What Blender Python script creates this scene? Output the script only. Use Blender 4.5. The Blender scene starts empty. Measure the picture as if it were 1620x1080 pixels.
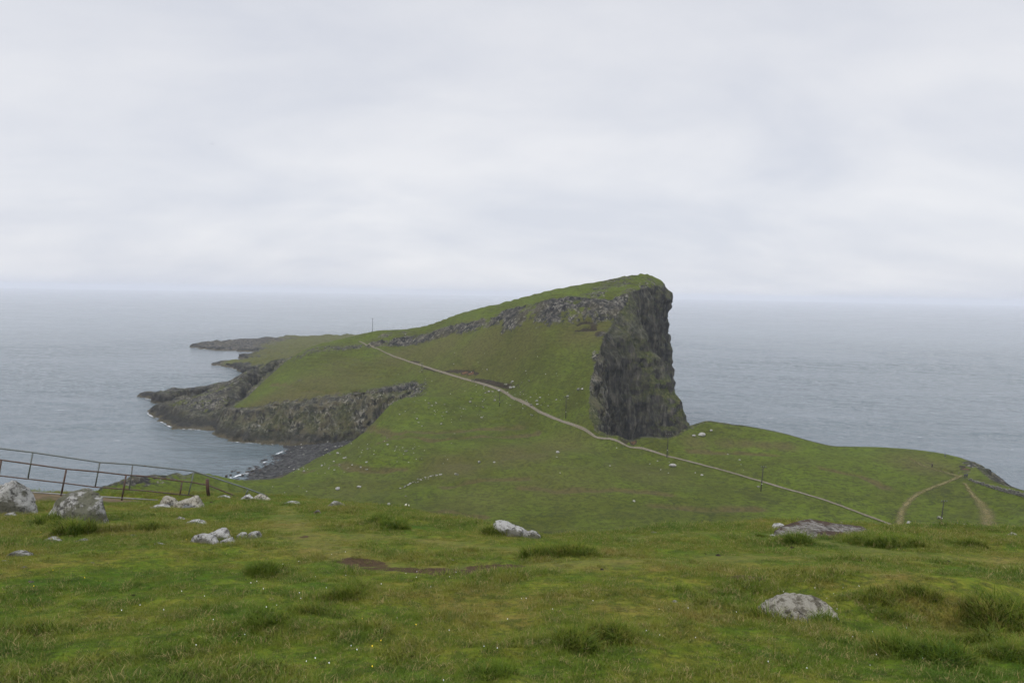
import bpy, bmesh, math, random
import numpy as np
from mathutils import Vector, Matrix
random.seed(7)
rng = np.random.default_rng(11)
S = bpy.context.scene
COL = S.collection

# ------------------------------------------------------------------ camera
FPX = 1080.0                      # focal length in pixels of the 1620 px wide photograph (24 mm on 36 mm)
EYE = np.array([0.0, 0.0, 80.0])
PITCH = math.radians(4.08); ROLL = math.radians(1.0)
Fw = np.array([0, math.cos(PITCH), -math.sin(PITCH)])
U0 = np.array([0, math.sin(PITCH), math.cos(PITCH)]); R0 = np.array([1.0, 0, 0])
Rt = R0*math.cos(ROLL) + U0*math.sin(ROLL)
Up = U0*math.cos(ROLL) - R0*math.sin(ROLL)
cam_d = bpy.data.cameras.new('camera'); cam = bpy.data.objects.new('camera', cam_d); COL.objects.link(cam)
cam_d.lens = 24.0; cam_d.sensor_width = 36.0; cam_d.clip_start = 0.1; cam_d.clip_end = 60000
M = Matrix.Identity(4)
for i in range(3):
    M[i][0] = Rt[i]; M[i][1] = Up[i]; M[i][2] = -Fw[i]; M[i][3] = EYE[i]
cam.matrix_world = M
S.camera = cam

# ------------------------------------------------------------------ sky and sun (overcast)
SUN_EL, SUN_AZ = math.radians(52), math.radians(-150)   # azimuth from +Y towards +X: behind the left shoulder
W = bpy.data.worlds.new("World"); S.world = W; W.use_nodes = True
wn = W.node_tree; wn.nodes.clear()
def wnode(t, **k):
    n = wn.nodes.new(t)
    for a, b in k.items(): setattr(n, a, b)
    return n
wo = wnode('ShaderNodeOutputWorld'); bg = wnode('ShaderNodeBackground'); bg.inputs[1].default_value = 0.1
sky = wnode('ShaderNodeTexSky', sky_type='NISHITA'); sky.sun_disc = False
sky.sun_elevation = SUN_EL; sky.sun_rotation = SUN_AZ; sky.altitude = 80
tc = wnode('ShaderNodeTexCoord'); sp = wnode('ShaderNodeSeparateXYZ')
wn.links.new(tc.outputs['Generated'], sp.inputs[0])
def wmath(op, a, b=None, c=None, clamp=False):
    n = wnode('ShaderNodeMath', operation=op); n.use_clamp = clamp
    for i, v in enumerate((a, b, c)):
        if v is None: continue
        if isinstance(v, (int, float)): n.inputs[i].default_value = v
        else: wn.links.new(v, n.inputs[i])
    return n.outputs[0]
zc = wmath('MAXIMUM', sp.outputs[2], 0.0)
den = wmath('ADD', zc, 0.34)
cx = wmath('DIVIDE', sp.outputs[0], den); cy = wmath('DIVIDE', sp.outputs[1], den)
cv = wnode('ShaderNodeCombineXYZ'); wn.links.new(cx, cv.inputs[0]); wn.links.new(cy, cv.inputs[1])
mp = wnode('ShaderNodeMapping'); wn.links.new(cv.outputs[0], mp.inputs[0])
mp.inputs['Rotation'].default_value = (0, 0, math.radians(-28)); mp.inputs['Scale'].default_value = (1.3, 2.0, 1)
n1 = wnode('ShaderNodeTexNoise'); n1.inputs['Scale'].default_value = 0.95; n1.inputs['Detail'].default_value = 9; n1.inputs['Roughness'].default_value = 0.5
n1.inputs['Distortion'].default_value = 0.5
wn.links.new(mp.outputs[0], n1.inputs['Vector'])
n2 = wnode('ShaderNodeTexNoise'); n2.inputs['Scale'].default_value = 2.6; n2.inputs['Detail'].default_value = 6
wn.links.new(mp.outputs[0], n2.inputs['Vector'])
cl = wmath('ADD', wmath('MULTIPLY', n1.outputs[0], 0.75), wmath('MULTIPLY', n2.outputs[0], 0.25))
cr = wnode('ShaderNodeValToRGB'); wn.links.new(cl, cr.inputs[0])
cr.color_ramp.elements[0].position = 0.37; cr.color_ramp.elements[0].color = (6.1, 6.4, 7.25, 1)
cr.color_ramp.elements[1].position = 0.63; cr.color_ramp.elements[1].color = (7.35, 7.5, 8.05, 1)
# the cloud sheet is thinnest (brightest) overhead, as any overcast is, and slightly dull just over the horizon
gr = wnode('ShaderNodeValToRGB'); wn.links.new(zc, gr.inputs[0])
e = gr.color_ramp.elements; e[0].position = 0.0; e[0].color = (0.99, 1.0, 1.03, 1); e[1].position = 1.0; e[1].color = (2.5, 2.5, 2.5, 1)
for p, c in ((0.014, (1.10, 1.10, 1.09)), (0.035, (1.15, 1.14, 1.115)), (0.13, (1.17, 1.16, 1.125)), (0.40, (1.07, 1.065, 1.05)), (0.6, (1.7, 1.7, 1.7))):
    q = e.new(p); q.color = (*c, 1)
mu = wnode('ShaderNodeMixRGB', blend_type='MULTIPLY'); mu.inputs[0].default_value = 1
wn.links.new(cr.outputs[0], mu.inputs[1]); wn.links.new(gr.outputs[0], mu.inputs[2])
mx = wnode('ShaderNodeMixRGB'); mx.inputs[0].default_value = 0.95
wn.links.new(sky.outputs[0], mx.inputs[1]); wn.links.new(mu.outputs[0], mx.inputs[2])
wn.links.new(mx.outputs[0], bg.inputs[0]); wn.links.new(bg.outputs[0], wo.inputs[0])

sun_d = bpy.data.lights.new('sun', 'SUN'); sun_d.energy = 1.5; sun_d.angle = math.radians(25); sun_d.color = (1.0, 0.96, 0.9)
sun = bpy.data.objects.new('sun', sun_d); COL.objects.link(sun)
sdir = Vector((math.sin(SUN_AZ)*math.cos(SUN_EL), math.cos(SUN_AZ)*math.cos(SUN_EL), math.sin(SUN_EL)))
sun.rotation_euler = sdir.to_track_quat('Z', 'Y').to_euler(); sun.location = (0, 0, 300)
S.view_settings.view_transform = 'Standard'; S.view_settings.look = 'None'; S.view_settings.gamma = 1
S.view_settings.exposure = 0.0
try: S.view_settings.use_curve_mapping = False
except Exception: pass
S.cycles.volume_bounces = 2; S.cycles.max_bounces = 6; S.cycles.transparent_max_bounces = 12

# ------------------------------------------------------------------ numpy helpers
def smooth(a, b, x):
    t = np.clip((x-a)/(b-a), 0, 1); return t*t*(3-2*t)
_perm = rng.permutation(4096).astype(np.int64)
def _h(ix, iy, iz):
    return _perm[(_perm[(_perm[ix & 4095] + iy) & 4095] + iz) & 4095] / 4095.0
def vnoise(x, y, z=0.0):
    x, y, z = np.broadcast_arrays(np.asarray(x, float), np.asarray(y, float), np.asarray(z, float))
    ix = np.floor(x).astype(np.int64); iy = np.floor(y).astype(np.int64); iz = np.floor(z).astype(np.int64)
    fx = x-ix; fy = y-iy; fz = z-iz
    fx = fx*fx*(3-2*fx); fy = fy*fy*(3-2*fy); fz = fz*fz*(3-2*fz)
    def c(a, b, d): return _h(ix+a, iy+b, iz+d)
    x00 = c(0,0,0)*(1-fx)+c(1,0,0)*fx; x10 = c(0,1,0)*(1-fx)+c(1,1,0)*fx
    x01 = c(0,0,1)*(1-fx)+c(1,0,1)*fx; x11 = c(0,1,1)*(1-fx)+c(1,1,1)*fx
    return ((x00*(1-fy)+x10*fy)*(1-fz)+(x01*(1-fy)+x11*fy)*fz)*2-1
def fbm(x, y, z=0.0, o=4, g=0.5):
    s = 0; a = 1; n = 0; f = 1
    for i in range(o):
        s = s + a*vnoise(x*f+17.3*i, y*f+9.1*i, np.asarray(z)*f+3.7*i); n += a; a *= g; f *= 2.03
    return s/n
def ridged(x, y, z=0.0, o=3):
    s = 0; a = 1; n = 0; f = 1
    for i in range(o):
        s = s + a*(1-2*np.abs(vnoise(x*f+31*i, y*f+5*i, np.asarray(z)*f))); n += a; a *= .5; f *= 2.1
    return s/n
class TPS:
    def __init__(s, pts, lam=0.0):
        p = np.array(pts, float); s.c = p[:, :2]/100; n = len(p)
        K = s.k(s.c, s.c) + lam*np.eye(n)
        Pm = np.hstack([np.ones((n, 1)), s.c]); A = np.zeros((n+3, n+3)); A[:n, :n] = K; A[:n, n:] = Pm; A[n:, :n] = Pm.T
        s.w = np.linalg.solve(A, np.concatenate([p[:, 2], np.zeros(3)]))
    def k(s, a, b):
        d2 = (a[:, None, 0]-b[None, :, 0])**2+(a[:, None, 1]-b[None, :, 1])**2
        return 0.5*d2*np.log(d2+1e-9)
    def __call__(s, x, y):
        x = np.asarray(x, float); sh = x.shape; q = np.stack([x.ravel(), np.asarray(y, float).ravel()], 1)/100
        out = np.empty(len(q))
        for i in range(0, len(q), 20000):
            a = q[i:i+20000]; out[i:i+20000] = s.k(a, s.c)@s.w[:-3] + s.w[-3] + a@s.w[-2:]
        return out.reshape(sh)
def ray(px, py):
    r = Fw + (px-810)/FPX*Rt - (py-540)/FPX*Up
    return r
def Pt(px, py, d):                      # photograph pixel + true distance along Y -> world point
    r = ray(px, py); return EYE + r*(d/r[1])
def XY(px, d):
    r = ray(px, 560); return np.array([r[0]/r[1]*d, d])
def hit(px, py, H, d0, d1, n=900):      # where the line of sight meets the ground H
    r = ray(px, py); ds = np.linspace(d0, d1, n)
    x = EYE[0]+r[0]/r[1]*ds; z = EYE[2]+r[2]/r[1]*ds
    g = H(x, ds) - z; k = np.where(g > 0)[0]
    if len(k) == 0: k = [int(np.argmax(g))]
    k = k[0]
    if k > 0 and g[k] > 0: t = g[k-1]/(g[k-1]-g[k]+1e-9); d = ds[k-1]+t*(ds[k]-ds[k-1])
    else: d = ds[k]
    x = EYE[0]+r[0]/r[1]*d
    return np.array([x, d, float(H(np.array([x]), np.array([d]))[0])])
def seg_dist(x, y, poly, closed=False, vals=None):
    sh = x.shape; x = x.ravel(); y = y.ravel(); n = len(poly)
    best = np.full(x.shape, 1e18); bv = np.zeros(x.shape)
    for i in range(n if closed else n-1):
        a = poly[i]; b = poly[(i+1) % n]; dx, dy = b-a; L = dx*dx+dy*dy+1e-12
        t = np.clip(((x-a[0])*dx+(y-a[1])*dy)/L, 0, 1)
        d = (x-a[0]-t*dx)**2+(y-a[1]-t*dy)**2
        m = d < best; best = np.where(m, d, best)
        if vals is not None: bv = np.where(m, vals[i]*(1-t)+vals[(i+1) % n]*t, bv)
    r = np.sqrt(best).reshape(sh)
    return (r, bv.reshape(sh)) if vals is not None else r
def inside(x, y, poly):
    c = np.zeros(x.shape, bool); n = len(poly)
    for i in range(n):
        x0, y0 = poly[i]; x1, y1 = poly[(i+1) % n]
        if y0 == y1: continue
        m = ((y0 > y) != (y1 > y)) & (x < (x1-x0)*(y-y0)/(y1-y0)+x0); c ^= m
    return c
def sdist(x, y, poly):
    d = seg_dist(x, y, poly, True); return np.where(inside(x, y, poly), d, -d)
def catmull(P, closed, step):
    P = np.array(P, float); n = len(P); out = []
    for i in range(n if closed else n-1):
        if closed: a, b, c, d = P[(i-1) % n], P[i], P[(i+1) % n], P[(i+2) % n]
        else: a, b, c, d = P[max(i-1, 0)], P[i], P[i+1], P[min(i+2, n-1)]
        m = max(2, int(np.linalg.norm((c-b)[:2])/step))
        for t in np.arange(m)/m:
            q = 0.5*((2*b)+(-a+c)*t+(2*a-5*b+4*c-d)*t*t+(-a+3*b-3*c+d)*t**3)
            q[2:] = (b+(c-b)*t)[2:]
            out.append(q)
    if not closed: out.append(P[-1])
    return np.array(out)

def mesh_np(name, v, f, mat=None, attrs=None, parent=None, shade=True, link=True, uv=None):
    me = bpy.data.meshes.new(name); v = np.asarray(v, np.float32); f = np.asarray(f, np.int32)
    me.vertices.add(len(v)); me.vertices.foreach_set('co', v.ravel())
    k = f.shape[1]; me.loops.add(f.size); me.loops.foreach_set('vertex_index', f.ravel())
    me.polygons.add(len(f)); me.polygons.foreach_set('loop_start', np.arange(0, f.size, k, dtype=np.int32))
    try: me.polygons.foreach_set('loop_total', np.full(len(f), k, np.int32))
    except Exception: pass
    me.update(calc_edges=True); me.validate()
    if shade: me.polygons.foreach_set('use_smooth', np.ones(len(me.polygons), bool))
    for an, av in (attrs or {}).items():
        at = me.attributes.new(an, 'FLOAT', 'POINT'); at.data.foreach_set('value', np.asarray(av, np.float32).ravel())
    if mat: me.materials.append(mat)
    o = bpy.data.objects.new(name, me)
    if link: COL.objects.link(o)
    if parent: o.parent = parent
    return o
def grid_faces(nr, nc, keep=None, wrap=False):
    i = np.arange(nr-1)[:, None]; j = np.arange(nc if wrap else nc-1)[None, :]; j2 = (j+1) % nc
    f = np.stack([i*nc+j, i*nc+j2, (i+1)*nc+j2, (i+1)*nc+j], -1).reshape(-1, 4)
    if keep is not None: f = f[keep[f].all(1)]
    return f
def compact(v, f, *at):
    u, inv = np.unique(f, return_inverse=True)
    return (v[u], inv.reshape(f.shape)) + tuple(a[u] for a in at)
def tag(o, label, cat, group=None):
    o['label'] = label; o['category'] = cat
    if group: o['group'] = group
    return o
def struct(o, kind='structure'):
    o['kind'] = kind; return o
def empty(name, loc, rz=0.0):
    o = bpy.data.objects.new(name, None); COL.objects.link(o); o.location = Vector([float(c) for c in loc]); o.rotation_euler = (0, 0, rz); return o
def copy_tree(o, parent=None):
    c = o.copy(); COL.objects.link(c); c.parent = parent
    for ch in list(o.children): copy_tree(ch, c)
    return c

# ------------------------------------------------------------------ material helper
class Mat:
    def __init__(s, name, rough=0.9, spec=0.2):
        s.m = bpy.data.materials.new(name); s.m.use_nodes = True; s.t = s.m.node_tree; s.t.nodes.clear()
        s.out = s.n('ShaderNodeOutputMaterial'); s.b = s.n('ShaderNodeBsdfPrincipled'); s.l(s.b.outputs[0], s.out.inputs[0])
        s.b.inputs['Roughness'].default_value = rough; s.b.inputs['Specular IOR Level'].default_value = spec
        g = s.n('ShaderNodeNewGeometry'); s.pos = g.outputs['Position']; s.nor = g.outputs['Normal']
        q = s.n('ShaderNodeSeparateXYZ'); s.l(s.pos, q.inputs[0]); s.px, s.py, s.pz = q.outputs
        q = s.n('ShaderNodeSeparateXYZ'); s.l(s.nor, q.inputs[0]); s.nz = q.outputs[2]
    def n(s, t, **k):
        x = s.t.nodes.new(t)
        for a, b in k.items(): setattr(x, a, b)
        return x
    def l(s, a, b): s.t.links.new(a, b)
    def setin(s, i, v):
        if isinstance(v, (int, float)): i.default_value = v
        elif isinstance(v, tuple): i.default_value = (*v, 1) if len(v) == 3 and i.type == 'RGBA' else v
        else: s.l(v, i)
    def math(s, op, a, b=None, c=None, clamp=False):
        x = s.n('ShaderNodeMath', operation=op); x.use_clamp = clamp
        for i, v in enumerate((a, b, c)):
            if v is not None: s.setin(x.inputs[i], v)
        return x.outputs[0]
    def coord(s, scale=(1, 1, 1), rot=(0, 0, 0), src=None):
        x = s.n('ShaderNodeMapping'); s.l(src or s.pos, x.inputs[0]); x.inputs['Scale'].default_value = scale; x.inputs['Rotation'].default_value = rot
        return x.outputs[0]
    def noise(s, scale, detail=4, rough=0.55, vec=None, dist=0.0):
        x = s.n('ShaderNodeTexNoise'); s.l(vec or s.pos, x.inputs['Vector']); x.inputs['Scale'].default_value = scale
        x.inputs['Detail'].default_value = detail; x.inputs['Roughness'].default_value = rough; x.inputs['Distortion'].default_value = dist
        return x.outputs[0]
    def voro(s, scale, vec=None, feature='F1', out='Distance', rnd=1.0):
        x = s.n('ShaderNodeTexVoronoi', feature=feature); s.l(vec or s.pos, x.inputs['Vector']); x.inputs['Scale'].default_value = scale
        x.inputs['Randomness'].default_value = rnd
        return x.outputs[out]
    def step(s, v, a, b):                # smooth ramp from a to b
        x = s.n('ShaderNodeMapRange', interpolation_type='SMOOTHSTEP'); s.setin(x.inputs[0], v)
        s.setin(x.inputs[1], a); s.setin(x.inputs[2], b); return x.outputs[0]
    def ramp(s, v, stops):
        x = s.n('ShaderNodeValToRGB'); s.setin(x.inputs[0], v); e = x.color_ramp.elements
        e[0].position, e[0].color = stops[0][0], (*stops[0][1], 1); e[1].position, e[1].color = stops[-1][0], (*stops[-1][1], 1)
        for p, c in stops[1:-1]: q = e.new(p); q.color = (*c, 1)
        return x.outputs[0]
    def mix(s, f, a, b, mode='MIX'):
        x = s.n('ShaderNodeMixRGB', blend_type=mode); s.setin(x.inputs[0], f); s.setin(x.inputs[1], a); s.setin(x.inputs[2], b); return x.outputs[0]
    def attr(s, name):
        return s.n('ShaderNodeAttribute', attribute_name=name).outputs['Fac']
    def bump(s, h, dist, strength=1.0, normal=None):
        x = s.n('ShaderNodeBump'); s.l(h, x.inputs['Height']); x.inputs['Distance'].default_value = dist; x.inputs['Strength'].default_value = strength
        if normal: s.l(normal, x.inputs['Normal'])
        return x.outputs[0]
    def color(s, c): s.setin(s.b.inputs['Base Color'], c)

def rock_color(m, sx=1.0):
    """weathered basalt: dark columns, pale lichen flecks, olive and brown growth"""
    v = m.coord((1, 1, 0.13))
    a = m.noise(0.35, 8, 0.62, v); b = m.noise(1.6, 6, 0.65, v); c = m.noise(0.06, 4, 0.5)
    base = m.ramp(a, [(0.38, (0.007, 0.008, 0.010)), (0.48, (0.022, 0.022, 0.023)), (0.55, (0.045, 0.043, 0.038)), (0.64, (0.110, 0.102, 0.085))])
    base = m.mix(m.step(b, 0.56, 0.8), base, (0.12, 0.117, 0.11))
    return base, a, b, c

# land material -----------------------------------------------------
def make_land(name, tone=1.0):
    m = Mat(name, 0.95, 0.08)
    big = m.noise(0.012, 4, 0.5); mid = m.noise(0.06, 5, 0.6); fine = m.noise(0.7, 6, 0.7); vf = m.noise(3.0, 4, 0.7)
    strc = m.noise(0.10, 5, 0.6, m.coord((0.35, 1.5, 3.0)))
    g = m.ramp(m.math('ADD', m.math('MULTIPLY', big, 0.45), m.math('MULTIPLY', mid, 0.55)),
               [(0.36, (0.056, 0.061, 0.009)), (0.45, (0.069, 0.084, 0.009)), (0.54, (0.080, 0.108, 0.009)), (0.64, (0.098, 0.140, 0.011))])
    g = m.mix(m.math('MULTIPLY', m.step(strc, 0.5, 0.68), 0.30), g, (0.060, 0.066, 0.024))
    g = m.mix(m.math('MULTIPLY', m.step(fine, 0.47, 0.60), 0.65), g, (0.030, 0.042, 0.008))
    st2 = m.noise(0.9, 5, 0.7, m.coord((0.35, 1.0, 2.5)))
    g = m.mix(m.math('MULTIPLY', m.step(st2, 0.50, 0.60), 0.55), g, (0.030, 0.038, 0.008))
    g = m.mix(m.math('MULTIPLY', m.step(m.noise(0.25, 6, 0.7), 0.52, 0.66), 0.45), g, (0.112, 0.138, 0.020))
    g = m.mix(m.math('MULTIPLY', m.step(vf, 0.52, 0.70), 0.45), g, (0.135, 0.150, 0.036))
    # sheep tracks and creases along the contours
    zz = m.math('ADD', m.math('MULTIPLY', m.pz, 0.62), m.math('MULTIPLY', mid, 5.0))
    cre = m.step(m.math('ABSOLUTE', m.math('SUBTRACT', m.math('FRACT', zz), 0.5)), 0.40, 0.5)
    cre = m.math('MULTIPLY', cre, m.step(m.noise(0.035, 3, 0.5), 0.43, 0.56))
    g = m.mix(m.math('MULTIPLY', cre, 0.65), g, (0.032, 0.038, 0.012))
    dry = m.attr('dry')
    g = m.mix(m.math('MULTIPLY', dry, m.step(mid, 0.20, 0.5)), g, m.mix(m.step(fine, .4, .65), (0.098, 0.084, 0.030), (0.058, 0.054, 0.020)))
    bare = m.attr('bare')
    soil_shade = m.mix(m.step(bare, 0.78, 0.9), m.ramp(fine, [(0.3, (0.016, 0.013, 0.010)), (0.7, (0.050, 0.040, 0.026))]), m.ramp(fine, [(0.3, (0.07, 0.036, 0.018)), (0.7, (0.15, 0.085, 0.045))]))  # dark tone is peaty earth, and paints in the shading of the scarps
    g = m.mix(m.step(m.math('ADD', bare, m.math('MULTIPLY', m.math('SUBTRACT', fine, 0.5), 0.7)), 0.42, 0.62), g, soil_shade)
    rc, a, b, c = rock_color(m)
    vo = m.voro(1.25, m.coord((1, 1, 0.35)), out='Color')
    sv = m.n('ShaderNodeSeparateColor'); m.l(vo, sv.inputs[0])
    fleck = m.step(m.math('ADD', sv.outputs[0], m.math('MULTIPLY', m.math('SUBTRACT', vf, 0.5), 1.3)), 0.60, 1.05)
    rc = m.mix(m.math('MULTIPLY', fleck, m.math('ADD', 0.25, m.math('MULTIPLY', m.step(m.noise(0.12, 4, .6), .42, .6), 0.7))), rc, (0.24, 0.225, 0.19))
    rc = m.mix(m.math('MULTIPLY', m.step(c, 0.45, 0.62), 0.4), rc, (0.085, 0.075, 0.04))
    rk = m.math('ADD', m.attr('rock'), m.math('MULTIPLY', m.math('SUBTRACT', m.noise(0.45, 6, 0.7, m.coord((1, 1, 0.6))), 0.5), 1.7))
    g = m.mix(m.step(rk, 0.42, 0.56), g, rc)
    # shore: bare wet rock under about 3 m
    m.color(g)
    hb = m.math('ADD', m.math('MULTIPLY', fine, 0.7), m.math('MULTIPLY', vf, 0.3))
    m.l(m.bump(hb, 0.9, 1.0), m.b.inputs['Normal'])
    return m.m
def make_cliff(name):
    m = Mat(name, 0.92, 0.15)
    rc, a, b, c = rock_color(m)
    vo = m.voro(1.1, m.coord((1, 1, 0.35)), out='Color'); sv = m.n('ShaderNodeSeparateColor'); m.l(vo, sv.inputs[0])
    vf = m.noise(2.5, 5, 0.7)
    lich = m.attr('lichen')
    fleck = m.math('MULTIPLY', m.step(m.math('ADD', sv.outputs[0], m.math('MULTIPLY', m.math('SUBTRACT', vf, 0.5), 0.9)), 0.52, 0.98), m.math('MULTIPLY', lich, m.math('ADD', 0.15, m.math('MULTIPLY', m.step(m.noise(0.10, 5, .65), .42, .6), 0.85))))
    rc = m.mix(fleck, rc, (0.29, 0.27, 0.225))
    rc = m.mix(m.math('MULTIPLY', m.step(m.noise(0.25, 5, 0.6), 0.46, 0.60), m.math('MULTIPLY', lich, 0.7)), rc, (0.125, 0.105, 0.062))
    up = m.math('ADD', m.nz, m.math('MULTIPLY', m.math('SUBTRACT', m.noise(0.22, 7, 0.72), 0.5), 3.0))
    moss = m.math('MULTIPLY', m.step(up, 0.05, 0.42), m.math('MULTIPLY', m.attr('moss'), m.math('ADD', 0.25, m.math('MULTIPLY', m.step(m.noise(0.07, 4, .6), .42, .58), 0.75))))
    mc = m.ramp(m.noise(0.8, 4, 0.6), [(0.3, (0.026, 0.034, 0.010)), (0.5, (0.060, 0.074, 0.016)), (0.68, (0.150, 0.135, 0.055))])
    rc = m.mix(moss, rc, mc)
    # dark wet zone with a tan weed shelf just over the water
    zz = m.math('ADD', m.pz, m.math('MULTIPLY', m.math('SUBTRACT', m.noise(0.15, 4, 0.6), 0.5), 4.0))
    wet = m.math('SUBTRACT', 1.0, m.step(zz, 3.0, 8.0))
    rc = m.mix(m.math('MULTIPLY', wet, m.math('SUBTRACT', 1.0, m.math('MULTIPLY', m.attr('lichen'), 0.3))), rc, m.mix(m.step(vf, 0.4, 0.7), (0.016, 0.016, 0.016), (0.040, 0.038, 0.034)))
    weed = m.math('SUBTRACT', 1.0, m.step(zz, 0.6, 2.4))
    rc = m.mix(m.math('MULTIPLY', weed, m.attr('weed')), rc, m.ramp(vf, [(0.35, (0.03, 0.026, 0.016)), (0.65, (0.135, 0.115, 0.07))]))
    m.color(rc)
    h = m.math('ADD', m.noise(0.8, 8, 0.72, m.coord((1, 1, 0.25))), m.math('MULTIPLY', sv.outputs[0], 0.30))
    m.l(m.bump(h, 1.6, 1.0), m.b.inputs['Normal'])
    return m.m
MLAND = make_land('grass_land'); MCLIFF = make_cliff('basalt_cliff')

# ------------------------------------------------------------------ main land: heights read off the hillside
G = []
def c(px, py, d): G.append(Pt(px, py, d))
for a in [(-100,800,125),(60,790,160),(200,757,192),(260,752,200),(310,744,218),(345,757,230),(400,759,262),(430,757,275),(470,738,296),(500,722,315),(530,708,329),
          (560,696,335),(600,672,342),(632,650,350),(655,617,362),
          (200,800,165),(330,800,180),(450,800,205),(560,800,190),(700,820,176),(810,850,170),(950,850,172),(1100,845,176),(1230,838,182),
          (1415,833,187),(1300,790,205),(1203,777,216),(1055,723,255),(1000,706,264),(945,688,272),(895,661.7,290),(850,650,300),(790,642,325),(745,602,352),(700,590,366),
          (640,570,400),(600,552,432),(568,540,458),(589,525,470),(620,700,262),(520,760,232),(700,700,268),(620,640,335),(700,640,318),(780,700,265),(780,760,220),(900,720,242),(950,780,208),
          (1100,780,208),(540,730,280),(600,730,245),
          (1125,684,274),(1180,687,272),(1240,693,268),(1290,704,264),(1330,711,262),(1370,711,260),(1440,713,256),(1500,720,250),(1545,733,240),
          (1060,695,266),(1010,695,264),(975,689,266),(1250,740,232),(1350,760,222),(1480,775,215),(1620,783,203),(1620,835,180),(1540,800,202),(1800,830,170),(1500,737,240),
          (938,665,276),(937,640,284),(938,610,294),(942,575,308),(950,545,322),(958,520,336),(975,505,348),
          (900,600,308),(900,550,328),(900,505,350),(850,620,306),(850,560,334),(860,498,358),(800,580,345),(760,560,368),(800,507,378),(740,522,402),(680,534,424),(640,545,438),
          (900,478,362),(860,478,374),(830,487,380),(760,506,406),(700,518,428),(640,530,450),
          (960,482,362),(985,478,362),(960,492,352),(650,521,462),(700,508,448),(760,493,424),(830,477,400),(890,467,384),(940,461,388),(960,449,400),(1000,436,408),(1022,435,410),(1042,447,400),
          (1022,457,380),(1000,461,372),(1045,450,415),
          (363,645,376),(400,645,368),(450,642,362),(500,641,359),(560,636,356),(600,628,357),(560,600,388),(480,600,392),(430,620,388),(390,628,400),(415,605,420),(440,583,440),(470,560,458),(520,560,430),
          (500,547,452),(530,543,455),(620,600,385),(400,700,150),(560,560,430)]: c(*a)
for x, y, z in [(-50,620,10),(20,600,12),(-130,560,12),(-170,520,14),(60,520,48),(30,470,72),(70,460,74),(95,420,70),(-60,520,38),(150,300,18),(200,240,16),(330,100,20),(0,130,30),(150,130,30),(-120,110,34),(-200,90,36),
                (0,100,40),(-60,60,48),(80,60,48),(200,60,45)]:
    G.append(np.array([x, y, z], float))
tps = TPS(G, 0.0006)

def band(pts, width):                   # polyline on the ground given by what it looks like in the photograph
    return pts
def H0(x, y):
    z = tps(x, y)
    cap = 80-0.335*y; z = np.where(y < 200, np.minimum(z, cap+30*smooth(176, 200, y)), z)
    nb = 78.4-.26*y-.42*np.clip(y-20, 0, None)+.25*np.clip(y-60, 0, None)-1.5+.6*np.clip(y-108, 0, None)
    z = np.where(y < 150, np.minimum(z, nb), z)
    z = z + 0.9*fbm(x/28, y/28, 1.3, 3) + 0.10*fbm(x/2.6, y/2.6, 5.1, 3)
    return z
# plan position of rock bands, found once against the smooth ground
def plan(pts, H=H0, d0=150, d1=520): return [hit(a[0], a[1], H, d0, d1) for a in pts]
crag = plan([(590,546),(640,542),(690,530),(740,517),(790,504),(830,495),(880,489),(930,487),(975,486),(995,478)])
crag_w = [5, 7, 7, 8, 9, 10, 12, 12, 12, 10]
crag2 = plan([(600,533),(640,530)])
knob = plan([(480,560),(500,553),(530,551),(560,549)])
crumble = plan([(420,655),(470,655),(520,650),(560,645),(600,638),(628,628)])
summit = [hit(p[0], p[1], H0, 340, 430) for p in [(955,455),(985,450),(1000,462),(1035,447),(1040,452),(1025,458),(940,465),(905,472),(970,443),(990,440)]]
rocksp = [(hit(p[0], p[1], H0, 150, 520), p[2], p[3]) for p in
          [(470,603,3,.5),(500,590,2,.4),(560,575,2,.35),(640,612,5,.55),(600,640,8,.7),(950,500,7,.6),(960,530,6,.55),(945,560,5,.5),(940,600,3,.5),(940,640,3,.5),
           (110,760,10,.8),(150,757,9,.8),(200,758,8,.7),(250,755,6,.6),(285,752,5,.5),(1545,735,6,.6),(1525,745,3,.5),(690,595,3,.3),(770,622,4,.3),(780,626,4,.35),(830,615,3,.4),(820,610,3,.35),
           (880,480,8,.5),(700,520,8,.4),(760,500,8,.3),(820,482,8,.35),(640,527,8,.45),(610,530,8,.5)]]
barep = [(hit(p[0], p[1], H0, 150, 520), p[2], p[3]) for p in
         [(735,588,2.4,1.0),(745,589,2.4,1.0),(725,587,2,0.8),(1001,696,1.8,.9),(1003,700,1.5,.9),(985,694,3,.6),(940,515,3,.6),(925,520,3,.55),(950,528,4,.65),(942,590,2,.7),(944,565,3,.7),(1528,742,2,.9),(1522,738,1.5,.8),
          (1440,737,5,.45),(1465,733,5,.45)]]
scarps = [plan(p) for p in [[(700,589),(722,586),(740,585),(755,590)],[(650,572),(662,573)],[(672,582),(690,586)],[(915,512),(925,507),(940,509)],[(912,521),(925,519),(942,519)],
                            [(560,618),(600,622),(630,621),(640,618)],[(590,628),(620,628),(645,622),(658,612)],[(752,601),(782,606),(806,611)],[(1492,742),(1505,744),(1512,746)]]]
hollow = plan([(600,745),(680,738),(760,725),(830,712),(880,705)])
TRACK = [(568,540),(582,545.5),(600,553),(621,563),(642,570.5),(666,578),(697,588.5),(744,602),(785,614.4),(800.7,621),(814.6,631),(835,642),(870,658.5),(890.5,666),(930,684.6),(965.5,697),(1001,706.4),(1055,721),(1118,737),(1162.6,750),(1205,762),(1240,772.5),(1300,790),(1350,808),(1415,832),(1480,858)]
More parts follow.
